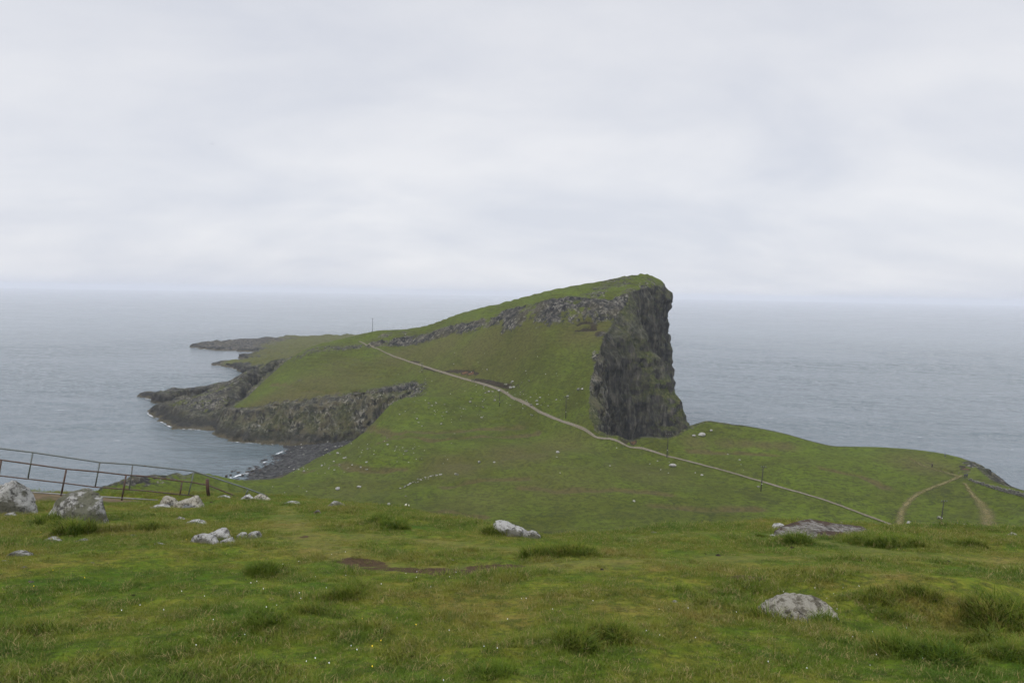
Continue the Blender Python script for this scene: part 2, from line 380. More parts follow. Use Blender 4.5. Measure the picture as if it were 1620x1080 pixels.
creases = [np.array(plan(p))[:, :2] for p in [[(684,811),(705,808),(735,812),(765,819)],[(560,690),(620,688),(690,684),(760,678),(830,675)],[(600,700),(680,697),(760,690),(850,686)],[(480,745),(560,741),(640,736)],
           [(820,772),(900,776),(980,774),(1060,782)],[(1040,800),(1120,806),(1200,805)],[(700,770),(760,760),(830,757)],[(1090,712),(1160,716),(1230,720)],[(430,608),(480,618),(540,622)],[(1300,740),(1360,752),(1400,770)]]]
track_plan = np.array(plan(TRACK))[:, :2]
drybits = plan([(700,715),(800,718),(900,715)]) 
dryp = [(hit(p[0], p[1], H0, 150, 520), p[2], p[3]) for p in
        [(820,715,18,.8),(720,735,14,.8),(880,705,16,.6),(480,620,26,.8),(430,635,18,.8),(560,600,20,.5),(540,580,16,.4),(640,560,20,.6),(760,555,25,.7),(700,545,22,.7),(820,540,22,.55),(1150,701,5,.9),(1180,702,5,.9),(1210,704,5,.9),(1240,706,6,.9),(1100,700,6,.7),
         (1460,735,14,.7),(1020,750,16,.4),(880,760,20,.4),(760,790,14,.4),(560,770,16,.35),(860,500,16,.4),(930,520,16,.7)]]

def masks(x, y):
    rock = np.zeros(x.shape); bare = np.zeros(x.shape); dry = np.zeros(x.shape)
    P = np.array(crag)[:, :2]; d, w = seg_dist(x, y, P, vals=np.array(crag_w, float)); w = w*(1+0.45*fbm(x/16, y/16, 3, 3)); rock = np.maximum(rock, (0.92-0.42*smooth(-.1, .45, fbm(x/9, y/9, 8, 3)))*(1-smooth(0.25, 1.5, d/w)))
    d = seg_dist(x, y, np.array(knob)[:, :2]); rock = np.maximum(rock, 0.55*(1-smooth(3, 13, d)))
    d = seg_dist(x, y, np.array(crumble)[:, :2]); rock = np.maximum(rock, (0.78+.3*fbm(x/9, y/9, 4, 3))*(1-smooth(3, 26, d)))
    for s in summit: rock = np.maximum(rock, 0.52*(1-smooth(3, 15, np.hypot(x-s[0], y-s[1]))))
    for s, r, a in rocksp: rock = np.maximum(rock, a*(1-smooth(r*.4, r*1.3, np.hypot(x-s[0], y-s[1]))))
    for s, r, a in barep: bare = np.maximum(bare, a*(1-smooth(r*.4, r*1.4, np.hypot(x-s[0], y-s[1]))))
    for P in creases: dry = np.maximum(dry, 1.1*(1-smooth(0.4, 3.0, seg_dist(x, y, P)+1.5*fbm(x/4, y/4, 3, 2))))
    for s in scarps: bare = np.maximum(bare, 0.80*(1-smooth(0.5, 2.0, seg_dist(x, y, np.array(s)[:, :2]))))  # dark line along each scarp: exposed peat, with the scarp's shading painted in
    for s, r, a in dryp: dry = np.maximum(dry, a*(1-smooth(r*.2, r*1.5, np.hypot(x-s[0], y-s[1]))))
    return rock, bare, dry
def H(x, y, detail=True, mk=None):
    x = np.asarray(x, float); y = np.asarray(y, float)
    z = H0(x, y)
    rock, bare, dry = mk if mk is not None else masks(x, y)
    r = smooth(0.35, 0.9, rock)
    z = z + r*(1.7*ridged(x/5, y/5, 2.2, 3)+1.1*fbm(x/1.7, y/1.7, 8, 3)+0.6)
    z = z + 2.3*smooth(372, 395, y)*smooth(55, 70, x)*fbm(x/6, y/6, 31, 3)
    tf = smooth(1.5, 7, seg_dist(x, y, track_plan))
    # turf torn open in little scarps
    for i, s in enumerate(scarps):
        P = np.array(s)[:, :2]
        d = seg_dist(x, y, P); a, b = P[0], P[-1]
        n = np.array([-(b-a)[1], (b-a)[0]]); n /= np.linalg.norm(n)+1e-9
        if n[1] < 0: n = -n
        side = (x-a[0])*n[0]+(y-a[1])*n[1]
        z = z - 1.6*np.exp(-(d/1.4)**2)*tf
    for P in creases:
        d = seg_dist(x, y, P); z = z - 0.55*np.exp(-(d/1.3)**2)*tf*(1+.8*fbm(x/5, y/5, 6, 2))
    P = np.array(hollow)[:, :2]; d = seg_dist(x, y, P)
    z = z - 1.5*np.exp(-(d/7)**2)
    # small terraces along the steeper grass
    t = z/1.7+1.2*fbm(x/22, y/22, 4, 2)
    z = z + tf*0.34*np.sin(t*2*np.pi)*smooth(0.0, 0.35, fbm(x/45, y/45, 9, 2)+0.15)*(1-r)
    return z

# ------------------------------------------------------------------ landform = turf sheet + cliff sheets round it
SHORE = {}
def landform(name, Hf, Mk, rim, gx, gy, step, cstep=0.6, rows=110, amp=1.0, jag=1.6, moss=1.0, lichen=1.0, weed=1.0, open_ends=False, cliff_name=None, lip=2.0):
    """rim rows: (px, d, width, base z, profile exponent, lichen, moss)"""
    P = np.array([[*XY(r[0], r[1]), *r[2:]] for r in rim], float)
    R = catmull(P, True, 3.0)
    # ragged coastline
    j = fbm(R[:, 0]/14, R[:, 1]/14, 3, 4)*jag
    tn = np.roll(R[:, :2], -1, 0)-np.roll(R[:, :2], 1, 0); nn = np.stack([tn[:, 1], -tn[:, 0]], 1); nn /= np.linalg.norm(nn, axis=1)[:, None]+1e-9
    area = 0.5*np.sum(R[:, 0]*np.roll(R[:, 1], -1)-np.roll(R[:, 0], -1)*R[:, 1])
    if area < 0: nn = -nn
    R[:, :2] += nn*j[:, None]
    poly = R[:, :2]
    xs = np.arange(*gx, step); ys = np.arange(*gy, step); X, Y = np.meshgrid(xs, ys)
    xf = X.ravel(); yf = Y.ravel()
    sd = np.full(xf.shape, -1.0); ins = inside(xf, yf, poly); sd[ins] = seg_dist(xf[ins], yf[ins], poly, True)
    keep = sd > 0.15
    rock = np.zeros(xf.shape); bare = rock.copy(); dry = rock.copy(); z = rock.copy()
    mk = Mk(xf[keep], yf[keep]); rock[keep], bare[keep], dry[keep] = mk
    z[keep] = Hf(xf[keep], yf[keep], mk=mk) - 0.10*np.clip(3-sd[keep], 0, 3)**1.6
    rock = np.where((sd < 3) & keep, np.maximum(rock, 0.55*(1-sd/3)), rock)
    f = grid_faces(len(ys), len(xs), keep); v = np.stack([xf, yf, z], 1)
    v, f, rock, bare, dry = compact(v, f, rock, bare, dry)
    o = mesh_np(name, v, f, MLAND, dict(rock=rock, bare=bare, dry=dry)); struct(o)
    # cliff sheet
    Q = catmull(R, True, cstep)
    if area < 0: Q = Q[::-1]
    k = 15; tn = np.roll(Q[:, :2], -k, 0)-np.roll(Q[:, :2], k, 0); n = np.stack([tn[:, 1], -tn[:, 0]], 1); n /= np.linalg.norm(n, axis=1)[:, None]+1e-9
    for it in range(3): n = n+np.roll(n, 4, 0)+np.roll(n, -4, 0); n /= np.linalg.norm(n, axis=1)[:, None]+1e-9
    N = len(Q); mkq = Mk(Q[:, 0], Q[:, 1]); zt = Hf(Q[:, 0], Q[:, 1], mk=mkq)-0.35
    ii = Q[:, :2]-n*lip; zi = Hf(ii[:, 0], ii[:, 1], mk=Mk(ii[:, 0], ii[:, 1]))-0.55
    w = Q[:, 2]; zb = Q[:, 3]; ex = Q[:, 4]; li = Q[:, 5]; mo = Q[:, 6]
    T = np.linspace(0, 1, rows)[:, None]
    hgt = np.maximum(zt-zb, 0.5)
    zz = zt[None]*(1-T)+zb[None]*T
    A = np.minimum(1.0, hgt/14)[None]*amp
    env = smooth(0, 0.05, T)
    bx = Q[None, :, 0]+0*T; by = Q[None, :, 1]+0*T
    off = w[None]*T**ex[None]
    big = np.minimum(1.0, hgt/45)[None]
    disp = 7.0*big*fbm(bx/15, by/15, zz/48, 3)*smooth(0, .22, T) + 3.0*ridged(bx/8, by/8, zz/60, 2)*smooth(0, .1, T) + 2.1*ridged(bx/3.2, by/3.2, zz/22, 2)*smooth(0, .06, T) + 2.9*fbm(bx/6, by/6, zz/9, 4) + 1.5*fbm(bx/1.7, by/1.7, zz/2.6, 3)
    led = 1.1*fbm(bx/30, by/30, zz/4.0, 3)
    off = off + A*env*(disp+led)
    VX = bx+n[None, :, 0]*off; VY = by+n[None, :, 1]*off; VZ = zz + A*env*0.8*fbm(bx/3, by/3, zz/3+7, 3)
    VX = np.vstack([ii[:, 0][None], VX]); VY = np.vstack([ii[:, 1][None], VY]); VZ = np.vstack([zi[None], VZ])
    v = np.stack([VX, VY, VZ], -1).reshape(-1, 3)
    f = grid_faces(rows+1, N, None, wrap=True)
    k0 = np.argmax(VZ < 0.15, 0); ok0 = (VZ < 0.15).any(0); ar = np.arange(N)
    SHORE[cliff_name or 'sea_cliff'] = [(VX[k0[i], i]+n[i, 0]*.8, VY[k0[i], i]+n[i, 1]*.8) if ok0[i] else None for i in range(0, N, 3)]
    ones = np.ones((rows+1, 1))
    TT = np.vstack([[[0]], T])
    lich = (li[None]*ones)*lichen; mos = (mo[None]*ones)*moss; wd = ones*np.ones(N)[None]*weed
    oc = mesh_np(cliff_name or 'sea_cliff', v, f, MCLIFF, dict(lichen=lich, moss=mos, weed=wd)); struct(oc)
    return o, oc, poly
#      px   d    w   zb  ex  lich moss
RIM = [(-900,60,6,-2,1.5,.6,.6),(-500,105,8,-2,1.5,.6,.6),(-150,140,8,-2,1.3,.8,.5),(30,165,9,-2,1.2,1,.4),(100,176,10,-2,1.2,1,.4),(170,186,10,-2,1.2,1,.4),(230,197,9,-2,1.2,1,.4),(280,207,8,-2,1.2,1,.6),
       (325,219,7,-2,1,.7,.9),(352,234,6,-2,1,.5,1),(378,250,5,-1,1,.4,1),(402,263,4,0,1,.3,1),(432,276,4,1,1,.3,1),(470,296,4,1,1,.3,1),(500,315,4,1,1,.3,1),(530,329,3,1,1,.3,1),
       (565,336,3,2,1,.3,1),(600,343,2.5,4,1,.3,1),(632,351,2,10,1,.5,1),(655,362,2,18,1,.8,.8),
       (632,362,5,9,1,1,.6),(600,360,10,4,1,1,.55),(560,361,16,1,1,1,.5),(520,363,19,-2,1.0,1,.5),(480,364,20,-2,1.0,1,.5),(440,366,20,-2,1.0,1,.45),(400,370,17,-2,1.1,.8,.4),(364,378,12,-2,1.2,.5,.35),
       (388,402,6,2,1,.6,.6),(412,422,6,6,1,.6,.6),(438,442,6,12,1,.7,.6),(462,462,6,16,1,.7,.6),(455,500,12,-2,1,.5,.6),(440,560,14,-2,1,.5,.6),(520,640,14,-2,1,.5,.5),(650,660,14,-2,1,.5,.5),(800,620,14,-2,1,.5,.5),
       (900,560,14,-2,1,.5,.5),(990,480,14,-2,1,.5,.5),(1034,440,12,-2,1.2,.5,.5),(1046,420,10,-2,1.6,.3,.5),(1047,406,7,-2,3.0,.3,.6),(1043,394,6,-2,2.8,.3,.5),(1025,384,8,-2,2.4,.2,.3),(1008,377,7,-2,2.2,.3,.2),(995,370,16,-2,1.4,.35,.5),
       (990,358,39,-2,.85,.35,1),(977,349,37,-2,.9,.3,1),(967,340,24,-2,1.0,.2,.5),(958,331,8,-2,1.6,.2,.15),(951,321,6,-2,1.6,.25,.15),(943,308,9,-2,1.3,.6,.3),(938,294,12,-2,1.3,.9,.7),(937,284,11,-2,1.3,.9,.7),(940,277,11,-2,1.1,.5,.9),
       (958,272,12,-2,1.1,.3,1),(972,268,9,-2,1.1,.4,.8),(1005,266,8,-2,1.1,.3,.8),(1060,268,8,-2,1,.3,1),(1095,276,8,-2,1,.3,1),(1125,283,10,-2,1,.3,1),(1180,281,8,-2,1,.3,1),(1240,277,8,-2,1,.3,1),(1290,271,8,-2,1,.3,1),
       (1330,268,8,-2,1,.3,1),(1380,268,8,-2,1,.3,1),(1440,264,8,-2,1,.3,1),(1500,257,8,-2,1,.4,.9),(1535,250,8,-2,1,.8,.6),(1552,242,8,-2,1,1,.5),(1566,232,8,-2,1,1,.5),(1590,221,8,-2,1,.9,.6),(1630,210,8,-2,1,.5,.8),(1760,190,8,-2,1,.5,.8),(2000,160,9,-2,1,.5,.8),(2600,100,9,-2,1,.5,.8),(3000,60,6,10,1,.5,.8)]
main, cliffs, main_poly = landform('hillside', H, masks, RIM, (-230, 300), (100, 640), 0.75)

# ridge of rock left of the green lobe
def simple_mask(rk, br=0.0, dr=0.3):
    def f(x, y):
        return (rk+0.35*fbm(x/14, y/14, 2, 3), np.full(x.shape, br), np.full(x.shape, dr))
    return f
def simple_H(ctrl, lam=0.001, rough=1.0):
    t = TPS([Pt(*a) if len(a) == 3 else np.array(a[:3], float) for a in ctrl], lam)
    def f(x, y, mk=None):
        z = t(x, y)
        return np.maximum(z, 0.3) + rough*(2.6*fbm(x/11, y/11, 6, 4)+1.3*ridged(x/4.5, y/4.5, 1, 3))
    return f
Hr = simple_H([(255,637,438),(300,632,430),(330,626,428),(370,603,440),(388,590,458),(410,581,468),(435,573,478),(460,566,485),(340,641,402),(300,641,410),(385,620,420),(420,600,436),(262,640,425),(350,618,425),(350,612,450),(390,600,480)])
landform('rocky_ridge', Hr, simple_mask(.60), [(350,392,16,-2,1,.5,.3),(330,393,16,-2,1,.5,.3),(300,400,14,-2,1,.4,.3),(266,418,10,-2,1,.4,.3),(249,432,7,-2,1,.4,.3),(256,446,5,-2,1,.4,.4),(300,455,6,-2,1,.4,.4),(345,458,7,-2,1,.4,.4),
          (374,472,7,-2,1,.4,.4),(395,495,6,-2,1,.4,.4),(430,512,6,-2,1,.4,.4),(468,512,5,-2,1,.4,.4),(470,500,7,10,1,.4,.4),(436,478,9,6,1,.3,.3),(404,455,10,2,1,.2,.2),(376,430,10,-1,1,.2,.2),(358,405,10,-2,1,.3,.2)],
         (-260, -120), (380, 530), 0.8, rows=50, amp=1.3, jag=4, cliff_name='ridge_cliff')
Hp = simple_H([(1535,730,250),(1560,741,250),(1580,752,250),(1605,772,244),(1560,752,238),(1590,768,232),(1620,790,238),(1540,742,240)], rough=.6)
landform('rocky_spur', Hp, simple_mask(.85), [(1530,246,3,10,1,.9,.4),(1545,254,5,-2,1,.9,.4),(1575,254,5,-2,1,.9,.4),(1606,248,5,-2,1,.9,.4),(1618,238,5,-2,1,.9,.4),(1600,228,4,6,1,.9,.4),(1570,232,3,8,1,.9,.4),(1545,238,3,10,1,.9,.4)],
         (145, 210), (215, 270), 0.6, cstep=.6, rows=30, amp=.8, cliff_name='spur_cliff')
Hs = simple_H([(240,621,498),(280,618,495),(330,612,500),(370,603,520),(300,616,520)], rough=.7)
landform('rock_shelf', Hs, simple_mask(.75), [(226,506,3,-1.5,1,.3,.2),(238,488,3,-1.5,1,.3,.2),(264,466,3,-1.5,1,.3,.2),(310,455,3,-1.5,1,.3,.2),(372,466,3,-1.5,1,.3,.2),(385,520,3,-1.5,1,.3,.2),(372,552,3,-1.5,1,.3,.2),(345,552,3,-1.5,1,.3,.2),(318,528,3,-1.5,1,.3,.2),(285,534,3,-1.5,1,.3,.2),(262,520,3,-1.5,1,.3,.2)],
         (-290, -160), (440, 570), 0.9, rows=14, amp=2.2, jag=6, cliff_name='shelf_edge')
Hf_ = simple_H([(330,545,915),(360,543,930),(400,540,950),(440,536,975),(470,534,1000),(520,533,1010),(560,532,1030),(620,532,1040),(440,548,870),(400,549,885),(500,545,850),(560,545,820),(410,566,745),(370,574,706),(350,575.5,708),(400,571,705),(440,568,660),(430,576,640),(480,565,600),(560,560,600),(700,560,620),(450,556,760)], rough=1.5)
def far_mask(x, y):
    return (0.98-0.85*smooth(-345, -285, x+0.09*(y-850)+0*y)+0.45*fbm(x/30, y/30, 2, 3), np.zeros(x.shape), np.full(x.shape, 0.55))
landform('low_peninsula', Hf_, far_mask, [(336,706,3,-1.5,1,.4,.2),(362,688,3,-1.5,1,.4,.2),(384,668,4,-1.5,1,.4,.2),(392,645,4,-1.5,1,.4,.2),(420,600,4,-1.5,1,.4,.3),(520,560,4,-1.5,1,.4,.3),(760,580,4,-1.5,1,.4,.3),(800,760,4,-1.5,1,.4,.3),(720,960,4,-1.5,1,.4,.3),(640,1060,4,-1.5,1,.4,.3),
          (540,1060,4,-1.5,1,.4,.3),(470,1030,4,-1.5,1,.3,.2),(400,985,4,-1.5,1,.3,.2),(350,960,4,-1.5,1,.3,.2),(312,925,4,-1.5,1,.3,.2),(311,900,4,-1.5,1,.3,.2),(335,876,4,-1.5,1,.3,.2),(375,862,4,-1.5,1,.3,.2),(414,852,4,-1.5,1,.3,.2),(412,815,4,-1.5,1,.3,.2),(386,790,4,-1.5,1,.3,.2),(388,770,4,-1.5,1,.3,.2),(408,752,4,-1.5,1,.3,.2),(385,735,3,-1.5,1,.3,.2),(355,722,3,-1.5,1,.3,.2)],
         (-470, 60), (540, 1080), 1.8, cstep=1.6, rows=20, amp=2.4, jag=9, cliff_name='low_shore_rock')

# ------------------------------------------------------------------ sea
m = Mat('sea_water', 0.12, 0.5); m.b.inputs['IOR'].default_value = 1.33
v1 = m.coord((1, 1, 1), (0, 0, math.radians(20)))
wav = m.noise(0.055, 3, 0.5, m.coord((0.45, 1.0, 1), (0, 0, math.radians(-22))), 0.6)
wav2 = m.noise(0.28, 5, 0.6, m.coord((0.5, 1.0, 1), (0, 0, math.radians(-10))), 0.4)
wav3 = m.noise(1.6, 4, 0.6, m.coord((0.6, 1.0, 1), (0, 0, math.radians(15))))
b1 = m.bump(wav, 3.0, 0.8); b2 = m.bump(wav2, 1.8, 1.0, b1); b3 = m.bump(wav3, 0.3, 0.8, b2)
m.l(b3, m.b.inputs['Normal'])
pat = m.noise(0.006, 5, 0.55, m.coord((0.35, 1.6, 1), (0, 0, math.radians(-6))), 0.8)
pat2 = m.noise(0.035, 5, 0.6, m.coord((0.22, 1.3, 1), (0, 0, math.radians(-9))), 0.6)
pp = m.math('ADD', m.math('MULTIPLY', pat, 0.55), m.math('MULTIPLY', pat2, 0.45))
m.setin(m.b.inputs['Roughness'], m.math('ADD', m.math('MULTIPLY', m.step(pp, 0.4, 0.62), 0.12), 0.08))
sc_ = m.ramp(pp, [(0.38, (0.060, 0.090, 0.102)), (0.60, (0.145, 0.172, 0.190))])
cap = m.math('MULTIPLY', m.step(m.noise(0.10, 5, 0.72, m.coord((0.30, 1.2, 1), (0, 0, math.radians(-8))), 0.3), 0.665, 0.72), m.step(pat, 0.44, 0.56))
sc_ = m.mix(cap, sc_, (0.75, 0.78, 0.80))
m.color(sc_); m.setin(m.b.inputs['Specular IOR Level'], 0.5)
MSEA = m.m
th = np.concatenate([np.linspace(math.radians(-48), math.radians(48), 960), np.linspace(math.radians(48), math.radians(312), 70)[1:-1]])
rr = np.concatenate([[1, 100, 200], np.geomspace(240, 1700, 700), np.geomspace(1800, 16000, 12)]); nt = len(th)
X = rr[:, None]*np.sin(th); Y = rr[:, None]*np.cos(th)
def wav_(ang, L, st, o): ca, sa = math.cos(ang), math.sin(ang); return fbm((X*ca+Y*sa)/L, (-X*sa+Y*ca)/(L*st), o, 2)
Z = 0.80*wav_(1.25, 9.0, 2.6, 3)+0.55*wav_(1.0, 3.6, 2.2, 9)+0.35*wav_(1.5, 1.9, 2, 15)
Z = Z*(1-smooth(1100, 1700, rr))[:, None]*smooth(200, 300, rr)[:, None]*(0.55+0.45*smooth(-.3, .4, fbm(X/90, Y/160, 2, 2)))*0.62
v = np.stack([X.ravel(), Y.ravel(), Z.ravel()-0.05], 1)
f = grid_faces(len(rr), nt, wrap=True)[:, ::-1]
sea = mesh_np('sea', v, f, MSEA); struct(sea)

# cobble beach in the cove
m = Mat('beach_cobble', 0.8, 0.3)
vo = m.voro(0.8, out='Color'); sv = m.n('ShaderNodeSeparateColor'); m.l(vo, sv.inputs[0])
bc = m.ramp(sv.outputs[0], [(0.0, (0.007, 0.007, 0.008)), (0.6, (0.020, 0.020, 0.020)), (1.0, (0.075, 0.073, 0.070))])
bc = m.mix(m.step(m.pz, 2.2, 3.6), bc, (0.06, 0.057, 0.05)); m.color(bc)
m.l(m.bump(m.voro(0.8), 1.0, 1.0), m.b.inputs['Normal'])
xs = np.arange(-150, -52, 0.6); ys = np.arange(240, 375, 0.6); X, Y = np.meshgrid(xs, ys)
# shoreline runs from the cliff foot to the near edge of the meadow
a = np.array(XY(462, 340)); b = np.array(XY(358, 260)); dv = (b-a)/np.linalg.norm(b-a); nv = np.array([dv[1], -dv[0]])
if nv[0] > 0: nv = -nv                      # towards the water
s = -((X-a[0])*nv[0]+(Y-a[1])*nv[1])        # metres landward
Z = 0.085*s+0.35*fbm(X/9, Y/9, 0, 3) + 0.9*np.abs(fbm(X/2.2, Y/2.2, 4, 2)); Z = np.minimum(Z, 4.2)
keep = (s > -12).ravel()
v, f = compact(np.stack([X.ravel(), Y.ravel(), Z.ravel()], 1), grid_faces(len(ys), len(xs), keep))
struct(mesh_np('cobble_beach', v, f, m.m))

# near hill top on which the photographer stands ----------------------------------
HOR = lambda px: 463+(px-810)*0.01746
rimtab_x = np.array([-900,-300,0,300,450,530,600,700,760,800,860,1000,1060,1220,1400,1620,2200], float)
rimtab_d = np.array([34,32,31.5,31.5,31,29.5,27,21.5,18.5,17,15.8,16.8,18.5,21,19,21,22], float)
WBED = np.array([XY(30, 29.9), XY(150, 29.9), XY(268, 29.7), XY(266, 26.6), XY(190, 25.6), XY(100, 25.1), XY(30, 25.1)])
def Hn(x, y, mk=None):
    x = np.asarray(x, float); y = np.asarray(y, float)
    yy = np.maximum(y, 0.5)
    px = 810+FPX*x/yy
    ang = np.arctan2(x, np.maximum(y, 0.3))
    angt = np.arctan2(rimtab_x-810, FPX)
    Rm = np.interp(ang, angt, rimtab_d)
    z = 78.4-0.26*y
    z = z + 0.10*smooth(0, 8, np.hypot(x, y))*0
    over = np.clip(y-Rm, 0, None)
    z = z - 0.42*over*smooth(0, 5, over)
    r = np.hypot(x, y)
    z = z + 0.22*fbm(x/5.5, y/5.5, 1, 3)*smooth(1, 8, r)*0.8 + 0.09*fbm(x/1.3, y/1.3, 7, 3) + 0.03*fbm(x/.4, y/.4, 3, 2)
    z = z + 0.26*np.exp(-(((x-5.2)/1.5)**2+((y-8.6)/.9)**2))-0.14*np.exp(-(((x-4.6)/1.6)**2+((y-7.0)/.8)**2))
    wb_ = inside(x, y, WBED); wd_ = seg_dist(x, y, WBED, True)
    z = z - 0.45*np.where(wb_, smooth(0, .5, wd_), 0)
    z = np.where(y < 0, 78.4-0.1*y+0.1*fbm(x/3, y/3, 1, 2), z)
    # lower part eases towards the meadow
    return np.where(over > 40, z + 0.42*(over-40)*0.6 + 0.02*(over-40), z)
def nhit(px, py): return hit(px, py, Hn, 3.0, 36, 1500)
# footpath hollow and worn ground
dirt = [(nhit(*p[:2]), p[2], p[3]) for p in [(572,890,.35,.9),(590,897,.4,.8),(640,899,.35,.7),(660,900,.35,.7),(685,903,.42,1),(700,899,.3,.9),(740,903,.4,1),(760,899,.4,1),(785,896,.35,.9),(1170,911,.35,.6),(1160,908,.3,.5),(950,893,.4,.35),(1600,910,.4,.5),(165,815,.5,.9),(495,850,.6,.35),(520,860,.6,.3)]]
worn = [np.array([nhit(*p)[:2] for p in L]) for L in [[(445,800),(470,835),(500,860),(560,885),(640,899),(760,900),(900,893),(1000,888),(1200,880),(1400,880),(1650,890)],[(500,855),(600,850),(720,862),(850,875)],[(1000,850),(1100,842),(1230,848),(1400,872)]]]
tussock = [(nhit(*p[:2]), p[2], p[3]) for p in [(545,945,.5,1.6),(560,938,.4,1.4),(520,948,.35,1.2),(840,1025,.35,1.1),(900,1022,.4,1.5),(950,1015,.45,1.7),(1000,1018,.4,1.4),(1540,1020,.6,1.7),(1590,990,.7,1.8),(1600,1050,.5,1.8),(1500,1050,.4,1.2),(1400,955,.6,1.1),
        (1450,950,.5,1.1),(1385,975,.5,1.4),(1238,988,.16,1.3),(1312,990,.22,1.3),(1215,978,.12,1.2),(1290,1003,.35,1.2),(410,908,.45,1.2),(440,902,.4,1.),(622,838,.8,1.5),(600,828,.5,1.1),(100,838,.5,1.7),(120,845,.5,1.7),(140,842,.5,1.5),(75,830,.4,1.5),(840,880,.8,.9),(900,876,1,1.1),(960,872,1,1.1),(760,872,.6,.8),
        (1450,868,1,1.2),(1380,862,1,1.2),(1520,862,1,1.1),(1590,858,1,1.),(300,815,.6,1.),(225,830,.7,1.1),(240,838,.6,1.1),(20,800,.6,1.2),(480,975,.5,.9),(700,980,.5,.7),(1420,1040,.35,1.2),(40,1000,.5,.8),(330,970,.6,.8),(505,885,.6,1.1),(1100,945,.5,.6),(960,965,.5,.9),(30,930,.7,.5),(1240,1060,.3,1.1),(780,1070,.3,1.3),(270,1075,.3,.9),(550,1000,.5,.8),
        (430,985,.5,.9),(980,1000,.5,.8),(800,838,.35,1.0),(780,846,.4,1.1),(840,848,.35,.9),(370,862,.5,1.1),(340,868,.5,1.),(420,860,.5,1.),(1200,850,.5,1.2),(1260,862,.5,1.2),(1330,866,.5,1.3),(1375,866,.4,1.3)]]
def near_masks(x, y):
    ti = np.zeros(x.shape); wn_ = np.zeros(x.shape); dt = np.zeros(x.shape)
    for s, r, a in tussock: ti = np.maximum(ti, a*np.exp(-((x-s[0])**2+((y-s[1])*1.3)**2)/(r*r*.42)))
    for L in worn: wn_ = np.maximum(wn_, np.exp(-(seg_dist(x, y, L)/(0.55+0.25*fbm(x/2, y/2, 2, 2)))**2))
    for s, r, a in dirt: dt = np.maximum(dt, 1.25*a*np.exp(-((x-s[0])**2/(1.9*r*r)+(y-s[1])**2/(r*r*.9))))
    dt = dt*(0.8+0.8*fbm(x/.35, y/.22, 3, 3))
    ti = ti*np.clip(0.75+1.3*fbm(x/.55, y/.4, 12, 3), 0, 1.4)
    return ti, wn_, dt
nr_, na_ = 330, 420
rr = np.geomspace(1.2, 175, nr_); aa = np.linspace(math.radians(-75), math.radians(75), na_)
X = (rr[:, None]*np.sin(aa)[None]).ravel(); Y = (rr[:, None]*np.cos(aa)[None]).ravel()
ti, wo_, dt = near_masks(X, Y)
Z = Hn(X, Y)+0.05*np.minimum(ti, 1.3)-0.03*dt
f = grid_faces(nr_, na_)[:, ::-1]
def turf_color(m, inst=False):
    """colour of living grass from where it stands"""
    big = m.noise(0.33, 5, 0.6); mid = m.noise(1.6, 5, 0.7)
    g = m.ramp(m.math('ADD', m.math('MULTIPLY', big, 0.5), m.math('MULTIPLY', mid, 0.5)),
               [(0.38, (0.056, 0.112, 0.010)), (0.46, (0.098, 0.145, 0.013)), (0.53, (0.150, 0.165, 0.020)), (0.64, (0.205, 0.160, 0.040))])
    g = m.mix(m.math('MULTIPLY', m.step(m.noise(4.5, 5, 0.75), 0.46, 0.60), 0.62), g, (0.030, 0.052, 0.008))
    return g
m = Mat('near_turf', 0.95, 0.05)
g = turf_color(m); fine = m.noise(14, 5, 0.7); 
g = m.mix(m.math('MULTIPLY', m.step(fine, 0.4, 0.7), 0.7), g, (0.036, 0.042, 0.013))
g = m.mix(m.math('MULTIPLY', m.attr('worn'), 0.35), g, (0.17, 0.14, 0.055))
g = m.mix(m.step(m.math('ADD', m.attr('dirt'), m.math('MULTIPLY', m.math('SUBTRACT', m.noise(3.5, 5, .7), 0.5), 1.1)), 0.40, 0.56), g, m.ramp(fine, [(0.3, (0.034, 0.024, 0.014)), (0.7, (0.095, 0.064, 0.036))]))
# past the brow of the hill the same pasture as the meadow below
m.color(g); m.l(m.bump(fine, 0.05, 0.8), m.b.inputs['Normal'])
near = mesh_np('near_hill', np.stack([X, Y, Z], 1), f, m.m, dict(worn=wo_, dirt=dt)); struct(near)

# ------------------------------------------------------------------ tracks and footpaths laid on the ground
def ribbon(name, pts, width, Hfun, mat, lift=0.06, step=0.8, nw=7, wn=None, d0=150, d1=520, closed=False, world=False):
    wn = wn if wn is not None else [width]*len(pts)
    if not world:
        q = catmull(np.column_stack([np.array(pts, float), wn]), False, 7.0); P = np.array([hit(p[0], p[1], Hfun, d0, d1) for p in q]); ws = q[:, 2]
    else: P = np.array(pts); ws = np.array(wn, float)
    C = catmull(np.column_stack([P[:, :2], ws]), False, step)
    for it in range(30): C[1:-1, :2] = (C[:-2, :2]+2*C[1:-1, :2]+C[2:, :2])/4
    t = np.gradient(C[:, :2], axis=0); t /= np.linalg.norm(t, axis=1)[:, None]+1e-9; n = np.stack([-t[:, 1], t[:, 0]], 1)
    u = np.linspace(-1, 1, nw)
    hw = C[:, 2]/2*(1+0.18*fbm(C[:, 0]/5, C[:, 1]/5, 3, 2))
    X = C[:, 0][:, None]+n[:, 0][:, None]*u*hw[:, None]; Y = C[:, 1][:, None]+n[:, 1][:, None]*u*hw[:, None]
    Z = Hfun(X.ravel(), Y.ravel()).reshape(X.shape)+lift
    e = np.repeat(np.abs(u)[None], len(C), 0)
    return struct(mesh_np(name, np.stack([X, Y, Z], -1).reshape(-1, 3), grid_faces(len(C), nw), mat, dict(edge=e)))
